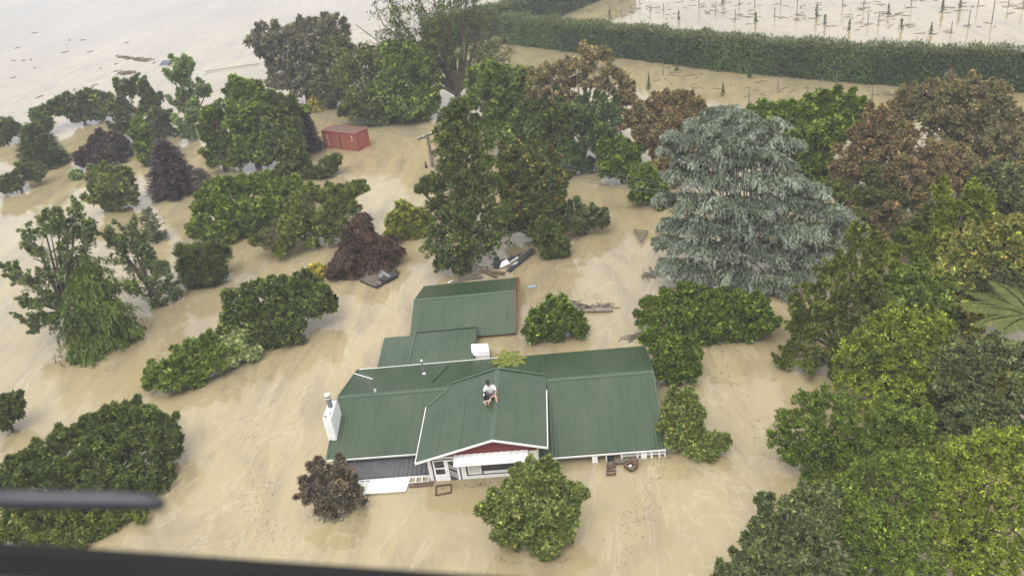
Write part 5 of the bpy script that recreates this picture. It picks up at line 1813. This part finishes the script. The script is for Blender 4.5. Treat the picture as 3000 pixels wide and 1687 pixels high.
plant("small_bush", "small dark bush by the stranded wall panel", Bu, (1382, 652), [(1372, 572, 16), (1362, 590, 18), (1385, 595, 20), (1370, 615, 22), (1395, 620, 22), (1412, 630, 12), (1380, 635, 16)], "broad", "dark", 62)
plant("grey_bush", "grey-green wispy bush near the orange tipped tree", Bu, (1470, 596), [(1435, 530, 20), (1460, 530, 22), (1490, 535, 20), (1515, 545, 14), (1445, 558, 24), (1480, 562, 24), (1505, 562, 16), (1460, 580, 16)], "feather", "greygreen", 55, covm=1.1)
# --- back belt
plant("grey_brown_tree", "grey-brown dying tree at the far end of the belt", Tr, (770, 280), [(660, 110, 24), (690, 100, 26), (720, 95, 24), (750, 85, 26), (785, 72, 26), (820, 75, 28), (855, 90, 24), (672, 135, 22), (700, 135, 30), (740, 130, 34), (785, 120, 36), (830, 120, 34), (865, 125, 22), (700, 175, 26), (745, 170, 34), (790, 165, 36), (835, 160, 30), (690, 210, 22), (730, 215, 28), (775, 215, 34), (810, 205, 30)], "fine", "mauve", 70, covm=0.95, rs=1.10)
plant("green_tree", "bluish green bushy tree in front of the grey-brown one", Tr, (835, 275), [(825, 130, 22), (845, 125, 20), (820, 165, 28), (850, 160, 26), (825, 205, 32), (855, 205, 28), (815, 245, 28), (850, 245, 28)], "broad", "greygreen", 70, rs=1.14, irr=0.7)
plant("green_tree", "domed mid green tree above the yellow bush in the belt", Tr, (915, 300), [(890, 150, 28), (920, 140, 28), (950, 150, 28), (880, 185, 34), (920, 185, 38), (960, 190, 34), (885, 230, 36), (925, 235, 40), (960, 240, 34), (900, 270, 28), (940, 278, 26)], "rosette", "olive", 70, lpm=0.8, rs=1.14, irr=0.7)
plant("green_tree", "drooping green tree behind the power lines", Tr, (1020, 312), [(985, 140, 28), (1020, 135, 26), (1055, 150, 28), (990, 180, 34), (1030, 185, 36), (1070, 195, 28), (985, 225, 34), (1030, 235, 38), (1070, 240, 30), (1000, 275, 30), (1040, 280, 32), (1075, 275, 22)], "broad", "mid", 70, lpm=0.85, rs=1.14, irr=0.7)
plant("yellow_sapling", "tiny yellow sapling at the water's edge below the belt", Bu, (797, 282), [(795, 262, 9), (800, 272, 9)], "glossy", "yellow", 70)
plant("green_tree", "light green tree behind the tall dark pine", Tr, (1260, 400), [(1200, 205, 26), (1235, 190, 26), (1275, 195, 26), (1310, 210, 24), (1215, 240, 34), (1260, 235, 38), (1305, 250, 32), (1235, 285, 38), (1285, 290, 40), (1320, 300, 28), (1250, 330, 38), (1295, 345, 36)], "broad", "mid", 68, extra=[(1285, 250, 40, "bright")], rs=1.14, irr=0.7)
plant("tan_tree", "sparse tan-brown tree with light showing through its crown", Tr, (1450, 420), [(1475, 140, 26), (1505, 150, 24), (1445, 165, 26), (1410, 180, 24), (1375, 195, 24), (1345, 210, 24), (1480, 175, 28), (1525, 180, 26), (1560, 195, 22), (1585, 220, 18), (1420, 215, 28), (1375, 230, 28), (1345, 245, 26), (1470, 215, 26), (1515, 225, 28), (1560, 240, 26), (1585, 255, 16), (1400, 260, 26), (1545, 270, 20), (1450, 265, 22)], "airy", "tan", 72, covm=1.15, bark="pale_bark")
plant("shade_tree", "dense dark evergreen under the tan-brown tree", Tr, (1405, 428), [(1345, 280, 30), (1385, 285, 32), (1425, 290, 30), (1350, 325, 34), (1395, 330, 38), (1440, 330, 30), (1365, 370, 34), (1410, 375, 36), (1440, 380, 24), (1390, 405, 24)], "broad", "dark", 68, rs=1.18)
plant("shade_tree", "grey dark tree with pale bare trunks under the tan-brown one", Tr, (1495, 438), [(1470, 285, 28), (1510, 285, 28), (1545, 300, 24), (1475, 325, 32), (1520, 330, 32), (1480, 365, 30), (1520, 370, 28)], "fine", "hedge", 70, bark="pale_bark", rs=1.18)
plant("russet_tree", "russet brown tree between the tan tree and the blue cedar", Tr, (1660, 442), [(1650, 262, 22), (1680, 255, 24), (1715, 255, 24), (1745, 270, 22), (1625, 285, 26), (1665, 290, 32), (1710, 290, 34), (1750, 300, 24), (1595, 310, 24), (1635, 325, 30), (1680, 330, 34), (1725, 335, 32), (1615, 350, 24), (1660, 370, 32), (1700, 375, 30), (1670, 405, 26)], "fine", "russet", 68, covm=1.1, rs=1.12)
plant("belt_bush", "glossy green bush at the foot of the pale bare trunks", Bu, (1560, 460), [(1530, 390, 22), (1560, 385, 26), (1590, 400, 22), (1535, 420, 24), (1570, 425, 26), (1600, 435, 18)], "broad", "glossy", 65, rs=1.20)
plant("belt_bush", "green bush under the wires beside the blue cedar", Bu, (1635, 522), [(1605, 445, 20), (1630, 455, 24), (1655, 465, 20), (1615, 485, 24), (1645, 495, 24), (1665, 505, 16)], "broad", "mid", 60, rs=1.20)
plant("bright_tree", "bright green leafy tree just behind the blue cedar", Tr, (2050, 490), [(1930, 290, 26), (1970, 285, 26), (2010, 285, 28), (2050, 275, 30), (2090, 265, 30), (2130, 270, 30), (2155, 285, 20), (1960, 315, 30), (2005, 320, 34), (2050, 315, 36), (2095, 310, 36), (2140, 315, 26), (2030, 360, 36), (2075, 355, 36), (2115, 345, 26), (2015, 405, 34), (2060, 400, 34), (2030, 445, 32), (2070, 440, 24)], "broad", "bright", 62, lpm=1.1, rs=1.12)
plant("brown_tree", "great russet brown tree rising to the hedge at the far corner", Tr, (2440, 470), [(2275, 260, 24), (2305, 245, 28), (2345, 235, 28), (2390, 230, 28), (2435, 225, 28), (2480, 230, 28), (2515, 245, 26), (2290, 290, 34), (2335, 285, 38), (2385, 280, 40), (2435, 275, 40), (2485, 280, 38), (2525, 290, 26), (2360, 325, 40), (2420, 325, 42), (2475, 330, 40), (2530, 335, 34), (2560, 320, 30), (2440, 370, 40), (2500, 375, 40), (2555, 375, 38), (2570, 420, 32), (2520, 425, 36), (2460, 415, 36)], "fine", "brown", 64, covm=1.15, rs=1.12, irr=0.6)
plant("brown_tree", "dark brown-green tree standing over the blue cedar's shoulder", Tr, (2260, 600), [(2205, 305, 26), (2245, 310, 28), (2165, 350, 26), (2205, 345, 36), (2255, 350, 38), (2140, 395, 30), (2185, 395, 42), (2240, 400, 44), (2300, 390, 42), (2350, 390, 38), (2130, 440, 30), (2180, 450, 44), (2240, 455, 46), (2300, 450, 44), (2355, 445, 38), (2150, 500, 34), (2205, 505, 44), (2265, 510, 44), (2320, 505, 38), (2195, 555, 36), (2250, 560, 38), (2230, 590, 24)], "fine", "russet", 60, covm=1.2, extra=[(2200, 480, 60, "olive"), (2290, 520, 50, "olive")], rs=1.12, irr=0.6)
plant("slate_tree", "dark slate-green tree at the frame's edge below the russet tree", Tr, (2530, 620), [(2480, 450, 30), (2520, 445, 34), (2560, 460, 32), (2490, 490, 34), (2535, 495, 38), (2570, 510, 28), (2510, 540, 34), (2555, 550, 34)], "broad", "greygreen", 62, rs=1.12)
# --- the blue cedar
plant("blue_cedar", "huge silver-blue weeping cedar right behind the house", Tr, (1880, 745), [(1800, 285, 22), (1835, 278, 24), (1870, 285, 22), (1750, 310, 26), (1795, 315, 32), (1845, 315, 34), (1895, 310, 32), (1940, 315, 28), (1700, 345, 26), (1745, 345, 32), (1795, 355, 36), (1850, 355, 36), (1905, 350, 34), (1955, 355, 30), (1990, 360, 22), (1675, 375, 18), (1725, 395, 32), (1780, 400, 36), (1840, 405, 38), (1900, 400, 36), (1960, 400, 32), (1700, 435, 28), (1755, 445, 36), (1820, 450, 40), (1885, 450, 40), (1950, 445, 38), (2005, 455, 32), (2050, 475, 26), (1675, 495, 26), (1725, 500, 32), (1785, 500, 38), (1850, 505, 40), (1920, 505, 42), (1985, 505, 40), (2045, 515, 34), (2095, 530, 28), (2130, 555, 24), (1690, 560, 26), (1745, 560, 36), (1810, 565, 42), (1880, 565, 42), (1950, 570, 42), (2015, 570, 40), (2075, 580, 36), (2130, 595, 28), (2160, 590, 16), (1665, 600, 18), (1700, 615, 30), (1760, 620, 38), (1830, 625, 42), (1905, 630, 44), (1975, 635, 42), (2040, 635, 36), (2090, 640, 26), (1680, 665, 24), (1730, 675, 34), (1795, 685, 40), (1865, 690, 40), (1935, 695, 38), (1995, 690, 30), (1890, 735, 28), (1830, 725, 26), (1750, 710, 22)], "cedar", "blue", 60, lpm=1.0, trunk=0.12, rs=1.12, irr=0.5)
# --- near bushes by the house
plant("glossy_hedge", "low glossy green hedge row under the blue cedar", Bu, (1780, 865), [(1640, 765, 28), (1680, 755, 28), (1725, 750, 28), (1770, 750, 28), (1815, 755, 30), (1860, 760, 30), (1905, 770, 30), (1630, 800, 24), (1670, 800, 34), (1720, 795, 38), (1775, 795, 40), (1830, 800, 40), (1885, 805, 38), (1930, 810, 30), (1740, 835, 26), (1790, 840, 28), (1845, 845, 24), (1890, 845, 24)], "glossy", "glossy", 42, lpm=1.1, rs=0.9, extra=[(1648, 778, 26, "lime"), (1638, 795, 14, "yellow"), (1690, 760, 22, "bright")], irr=0.6)
plant("corner_bush", "dark leafy bush crowding the back corner of the green roof", Bu, (1695, 968), [(1640, 850, 24), (1670, 850, 28), (1705, 862, 28), (1655, 885, 28), (1695, 892, 36), (1735, 900, 28), (1670, 925, 32), (1715, 930, 32), (1745, 928, 20), (1690, 950, 22)], "glossy", "glossy", 58, lpm=1.1, rs=0.85, irr=0.5)
plant("citrus_bush", "leafy bush with lime tips along the roof's end wall", Bu, (1745, 1150), [(1700, 1005, 24), (1730, 1010, 26), (1690, 1035, 26), (1725, 1040, 32), (1755, 1045, 20), (1685, 1070, 24), (1715, 1080, 30), (1700, 1110, 24), (1740, 1105, 34), (1775, 1110, 26), (1805, 1112, 20), (1825, 1108, 9), (1745, 1130, 26), (1785, 1130, 20)], "broad", "fresh", 52, lpm=1.1, rs=0.85, extra=[(1730, 1085, 26, "lime"), (1715, 1010, 20, "lime"), (1760, 1105, 18, "bright")], irr=0.6)
# --- forest on the near bank
plant("olive_feathery_tree", "olive feathery tree arching over the water beside the cedar", Tr, (2120, 950), [(2155, 625, 36), (2195, 640, 36), (2125, 665, 36), (2175, 685, 44), (2095, 700, 34), (2055, 735, 34), (2110, 740, 44), (2165, 745, 46), (2215, 735, 40), (2015, 775, 34), (2065, 790, 44), (2125, 800, 50), (2185, 805, 48), (2005, 825, 34), (2055, 850, 42), (2115, 860, 48), (2175, 860, 44), (1990, 880, 26), (2040, 905, 34), (2095, 915, 36), (1975, 915, 18)], "feather", "olive", 58, covm=1.2, lpm=0.95, rs=1.12)
plant("wispy_tree", "wispy yellow-green tree with upright shoots over the bank", Tr, (2400, 740), [(2385, 490, 24), (2370, 520, 22), (2440, 480, 20), (2455, 500, 24), (2430, 525, 24), (2480, 530, 20), (2400, 555, 30), (2350, 590, 34), (2410, 600, 36), (2310, 620, 30), (2360, 645, 38), (2300, 665, 34), (2250, 640, 30), (2340, 690, 36), (2270, 690, 36), (2460, 580, 26)], "feather", "lime", 62, covm=1.05, rs=1.15)
plant("speckled_tree", "pale speckled tree with creamy young leaves at the edge", Tr, (2490, 850), [(2400, 640, 30), (2440, 625, 32), (2485, 610, 32), (2530, 590, 32), (2565, 575, 26), (2400, 690, 38), (2455, 680, 40), (2510, 665, 40), (2560, 640, 36), (2370, 740, 38), (2430, 745, 42), (2490, 740, 42), (2550, 715, 40), (2380, 790, 36), (2445, 800, 40), (2510, 795, 40)], "broad", "lemon", 58, covm=1.1, extra=[(2510, 740, 70, "greygreen"), (2380, 780, 40, "olive"), (2440, 790, 45, "mid")], rs=1.12)
plant("rosette_tree", "yellow-green tree of rounded leaf tufts above the dark bank tree", Tr, (2250, 1080), [(2215, 815, 32), (2260, 800, 36), (2310, 805, 36), (2355, 820, 32), (2180, 860, 34), (2230, 860, 44), (2290, 860, 48), (2345, 870, 42), (2380, 900, 30), (2150, 905, 36), (2205, 915, 46), (2265, 925, 48), (2325, 930, 46), (2130, 960, 32), (2180, 970, 44), (2240, 985, 46), (2300, 990, 44), (2350, 985, 34), (2200, 1020, 36)], "rosette", "lime", 55, covm=1.1, rs=1.10, irr=0.7)
plant("bank_tree", "dense dark green tree leaning furthest out over the current", Tr, (2065, 1225), [(2030, 1020, 32), (2075, 1015, 34), (2115, 1020, 34), (1985, 1060, 34), (2035, 1070, 44), (2090, 1075, 46), (2140, 1065, 40), (1965, 1105, 30), (2010, 1120, 42), (2070, 1130, 48), (2130, 1130, 46), (1985, 1155, 30), (2040, 1175, 42), (2100, 1180, 44), (2150, 1170, 36), (2060, 1215, 32)], "rosette", "glossy", 52, covm=1.1, lpm=0.9, rs=1.12, irr=0.7)
plant("olive_bank_tree", "fine leaved olive tree in the middle of the bank", Tr, (2250, 1240), [(2230, 1045, 34), (2275, 1050, 36), (2320, 1060, 32), (2200, 1090, 36), (2250, 1100, 44), (2305, 1105, 42), (2190, 1140, 36), (2240, 1155, 42), (2290, 1155, 38), (2225, 1195, 34)], "fine", "mid", 55, covm=1.3, extra=[(2190, 1035, 30, "lime")], rs=1.15, irr=0.7)
plant("grey_leaf_tree", "mottled pale and grey-green tree at the frame's edge below the fern fronds", Tr, (2470, 1150), [(2400, 905, 36), (2450, 890, 38), (2505, 895, 38), (2555, 900, 36), (2395, 955, 38), (2450, 950, 44), (2515, 955, 44), (2565, 965, 36), (2420, 1010, 42), (2480, 1015, 46), (2545, 1025, 42), (2440, 1065, 42), (2505, 1075, 44), (2565, 1085, 36), (2420, 1110, 36)], "broad", "greygreen", 55, covm=1.15, extra=[(2530, 960, 50, "lemon"), (2430, 1040, 50, "mid")], rs=1.12)
plant("tufted_tree", "broad tufted tree filling the bank's near corner", Tr, (2420, 1560), [(2400, 1150, 36), (2445, 1130, 40), (2500, 1115, 42), (2555, 1110, 40), (2360, 1190, 40), (2420, 1195, 48), (2485, 1185, 50), (2550, 1180, 46), (2350, 1245, 44), (2415, 1255, 52), (2490, 1250, 54), (2560, 1250, 46), (2370, 1310, 48), (2440, 1320, 56), (2515, 1320, 54), (2575, 1325, 44), (2360, 1375, 48), (2430, 1390, 56), (2510, 1395, 56), (2575, 1400, 46), (2420, 1445, 50), (2500, 1455, 54), (2570, 1460, 46)], "rosette", "lime", 48, covm=1.0, rs=1.10, irr=0.6)
plant("tufted_tree", "green tufted tree between the broad corner tree and the grey bank bush", Tr, (2200, 1530), [(2170, 1190, 34), (2220, 1180, 38), (2275, 1185, 40), (2320, 1200, 34), (2140, 1235, 38), (2195, 1240, 46), (2260, 1245, 48), (2310, 1260, 38), (2115, 1290, 40), (2170, 1300, 48), (2235, 1305, 50), (2300, 1310, 42), (2110, 1350, 42), (2170, 1360, 50), (2240, 1370, 50), (2305, 1370, 42), (2130, 1415, 44), (2200, 1425, 50), (2275, 1430, 48), (2150, 1465, 40), (2330, 1440, 40)], "rosette", "bright", 48, covm=1.0, extra=[(2150, 1400, 60, "mid"), (2190, 1220, 40, "olive")], rs=1.10, irr=0.6)
plant("grey_bank_bush", "dark grey-green bush at the bank's lowest visible corner", Bu, (1960, 1560), [(1925, 1275, 22), (1945, 1300, 30), (1990, 1290, 34), (2035, 1275, 36), (2070, 1270, 30), (1930, 1335, 34), (1980, 1340, 42), (2035, 1330, 42), (2080, 1320, 30), (1900, 1370, 34), (1950, 1385, 44), (2010, 1390, 46), (2065, 1385, 38), (1860, 1415, 36), (1910, 1430, 44), (1975, 1440, 48), (2040, 1440, 46), (2090, 1435, 34), (1820, 1440, 26)], "broad", "greygreen", 48, covm=1.15)
plant("bank_shrub", "low dark shrub filling the gap under the bank trees", Bu, (2180, 1060), [(2200, 900, 40), (2240, 940, 44), (2130, 950, 34), (2290, 1010, 46), (2350, 1050, 44), (2380, 1110, 44), (2330, 1130, 40), (2360, 860, 40), (2300, 760, 40), (2330, 800, 40)], "broad", "dark", 52, covm=0.9)

for lab, b_, l_, st_, pl_, an_ in (
        ("low dark thicket under the domed belt trees", (960, 312), [(880, 285, 20), (910, 292, 20), (945, 295, 22), (985, 298, 22), (1020, 303, 20), (1060, 306, 18)], "broad", "dark", 60),
        ("low dark thicket closing the gap left of the pale trunks", (1440, 440), [(1330, 400, 22), (1365, 415, 22), (1400, 420, 24), (1440, 418, 24), (1475, 420, 20)], "fine", "hedge", 60),
        ("green-brown thicket between the russet tree and the cedar", (1700, 470), [(1665, 430, 22), (1700, 430, 26), (1735, 425, 26), (1690, 455, 22), (1730, 390, 28)], "fine", "russet", 62),
        ("dark olive thicket filling in behind the cedar's far side", (2150, 600), [(2095, 480, 26), (2130, 500, 28), (2115, 540, 30), (2150, 560, 30), (2185, 590, 26)], "fine", "olive", 60),
        ("russet thicket low between the two great brown trees", (2410, 520), [(2360, 420, 30), (2400, 410, 32), (2440, 425, 30), (2390, 455, 32), (2430, 465, 30), (2480, 440, 26)], "fine", "russet", 62),
        ("dark green thicket between the russet tree and the wispy one", (2360, 690), [(2270, 600, 28), (2310, 590, 30), (2360, 560, 34), (2410, 545, 32), (2450, 570, 32), (2340, 620, 34), (2400, 620, 34), (2460, 620, 32), (2520, 590, 30)], "broad", "dark", 58),
        ("green understorey bush between the rosette tree and the arching one", (2170, 900), [(2235, 770, 34), (2260, 730, 34), (2300, 720, 34), (2210, 840, 30), (2290, 770, 36), (2340, 780, 34)], "broad", "mid", 55),
        ("mid green bush joining the dark bank tree to the tufted ones", (2130, 1260), [(2090, 1215, 28), (2130, 1215, 32), (2170, 1200, 32), (2110, 1255, 30), (2330, 1160, 40), (2380, 1150, 36), (2350, 1215, 40)], "fine", "olive", 50)):
    plant("thicket", lab, Bu, b_, l_, st_, pl_, an_, rs=1.15)

# tree fern leaning in from the frame's edge
tf = slope_point(at(2640 * K, 1000 * K), 2600 * K, 800 * K, math.radians(75))
tfo = thing("tree_fern", "large tree fern spreading its fronds over the bank at the frame's edge", "fern", (float(tf[0]), float(tf[1]), 0.0))
m = MB()
m.tube([(tf[0], tf[1], -1.0), (tf[0], tf[1], tf[2])], [0.16, 0.12], 8)
m.build("trunk", M["bark"], tfo)
for k in range(16):
    frond(tfo, np.array(tf), 2.6 + k * 0.39, 0.32 + 0.25 * rng.random(), 2.6 + 0.5 * rng.random(), 0.55, "fern", 44, 0.62)


# ------------------------------------------------------------------ tall many-stemmed tree at the back
def branchy(base_px, tips, label):
    B = at(base_px[0] * K, base_px[1] * K)
    t = thing("bare_stemmed_tree", label, "tree", (float(B[0]), float(B[1]), 0.0))
    wood = MB()
    tuft = []
    W0 = B + np.array([0, 0, 0.9])
    wood.tube([B + [0, 0, -1], W0], [0.42, 0.36], 8)
    fh = nrm(np.array([B[0], B[1], 0]))
    for (x, y, r, leafy) in tips:
        e = slope_point(B, x * K, y * K, math.radians(90)) + fh * rng.uniform(-2.2, 2.2)
        L = np.linalg.norm(e - W0)
        mid = W0 * 0.55 + e * 0.45 + np.array([0, 0, -0.06 * L]) + rng.normal(size=3) * 0.03 * L
        pts = []
        for f in np.linspace(0, 1, 7):
            pts.append((1 - f) ** 2 * W0 + 2 * f * (1 - f) * mid + f * f * e + rng.normal(size=3) * 0.02 * L * f)
        wood.tube(pts, list(np.linspace(r * 1.35, 0.03, 7)), 6)
        for k in range(9):
            f = 0.35 + 0.62 * rng.random()
            i = f * 6
            p = pts[int(i)] + (pts[min(6, int(i) + 1)] - pts[int(i)]) * (i - int(i))
            d = nrm(nrm(e - W0) + 0.75 * rng.normal(size=3) + np.array([0, 0, 0.25]))
            l2 = L * (0.13 + 0.16 * rng.random())
            q = p + d * l2
            wood.tube([p, (p + q) / 2 + rng.normal(size=3) * 0.04 * l2, q], [0.035, 0.024, 0.012], 4)
            if rng.random() < leafy:
                tuft.append((q, 0.45 + 0.4 * rng.random()))
                if rng.random() < 0.7:
                    tuft.append(((p + q) / 2 + rng.normal(size=3) * 0.2, 0.35 + 0.3 * rng.random()))
            for j in range(2):
                d2 = nrm(d + 0.7 * rng.normal(size=3))
                q2 = p + d * l2 * (0.4 + 0.5 * rng.random())
                wood.tube([q2, q2 + d2 * l2 * 0.5], [0.018, 0.008], 3)
    wood.build("trunk", M["bark"], t)
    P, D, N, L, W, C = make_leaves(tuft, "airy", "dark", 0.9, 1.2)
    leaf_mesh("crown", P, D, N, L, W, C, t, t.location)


branchy((1155, 262), [(930, 10, 0.16, 1), (965, -20, 0.15, 1), (905, 60, 0.13, 1), (1000, 40, 0.16, 1), (1045, -30, 0.18, 1), (1075, 60, 0.14, 1), (1100, -50, 0.18, 1), (1140, -60, 0.20, 1), (1165, -20, 0.17, 1), (1185, -40, 0.16, 1), (1205, 30, 0.13, 1), (1120, 40, 0.15, 1), (985, 95, 0.13, 1), (1030, 115, 0.12, 0.9), (1215, 90, 0.10, 0.5), (1250, 60, 0.10, 0.7), (1060, -90, 0.16, 1), (1170, -100, 0.16, 1), (1010, -60, 0.15, 1), (1160, 70, 0.13, 0.8)], "tall many-stemmed tree with bare pale trunks fanning out at the back")
branchy((1215, 195), [(1255, 120, 0.07, 0.25), (1285, 128, 0.07, 0.2), (1230, 125, 0.06, 0.25), (1300, 135, 0.06, 0.15), (1265, 150, 0.06, 0.2), (1210, 135, 0.06, 0.2)], "nearly leafless small tree against the tan water before the dark hedge")

# ------------------------------------------------------------------ helicopter door sill and a bar for the window reflection, just in front of the camera
heli = thing("helicopter_door", "dark helicopter door sill out of focus along the bottom edge", "helicopter door", tuple(float(v) for v in CAM + ray(700, 1750) * 0.55))


def hp(x, y, d):
    return CAM + ray(x, y) * d


a0, b0 = hp(-500, 1590, 0.40), hp(2300, 1782, 0.40)
dn_ = nrm(hp(0, 2600, 0.40) - hp(0, 1600, 0.40))
bk = -fw * 0.07
m = MB()
m.prism([a0, a0 + dn_ * 0.006 - bk * 0.5, a0 + dn_ * 0.012 - bk * 0.5, a0 + dn_ * 0.012 + bk, a0 + bk * 0.3], b0 - a0)
m.build("window_seal", M["heli_seal"], heli)
m = MB()
a1, b1 = hp(-500, 1614, 0.37), hp(2300, 1810, 0.37)
m.prism([a1 + dn_ * 0.006, a1 + bk * 0.4 + dn_ * 0.004, a1 + bk * 1.0 + dn_ * 0.02, a1 + bk * 1.4 + dn_ * 0.25, a1 + dn_ * 0.25], b1 - a1)
m.build("sill", M["heli"], heli)
m = MB()
pts = [hp(-260, 1462, 0.42), hp(100, 1464, 0.42), hp(330, 1466, 0.42), hp(430, 1470, 0.42), hp(468, 1476, 0.42), hp(480, 1484, 0.42)]  # solid bar standing in for a dark reflection in the door window
m.tube(pts, [0.0047, 0.0047, 0.0047, 0.0043, 0.0034, 0.0013], 12)
m.build("reflection_bar", M["heli"], heli, smooth=True)

# ------------------------------------------------------------------ air
hz = MB()
hz.box((-1600, -450, -1.0), (1600, 2000, 30.0))
haze = hz.build("haze", bpy.data.materials.new("haze_air"))
hm = haze.data.materials[0]
hm.use_nodes = True
hn = hm.node_tree
hn.nodes.clear()
ho = hn.nodes.new("ShaderNodeOutputMaterial")
pv_ = hn.nodes.new("ShaderNodeVolumePrincipled")
pv_.inputs["Color"].default_value = (0.93, 0.95, 0.99, 1)
pv_.inputs["Density"].default_value = 0.0009
hn.links.new(pv_.outputs[0], ho.inputs["Volume"])
tag(haze, kind="stuff")
print("LEAFPOLYS", sum(len(o.data.polygons) for o in bpy.data.objects if o.type == "MESH"))
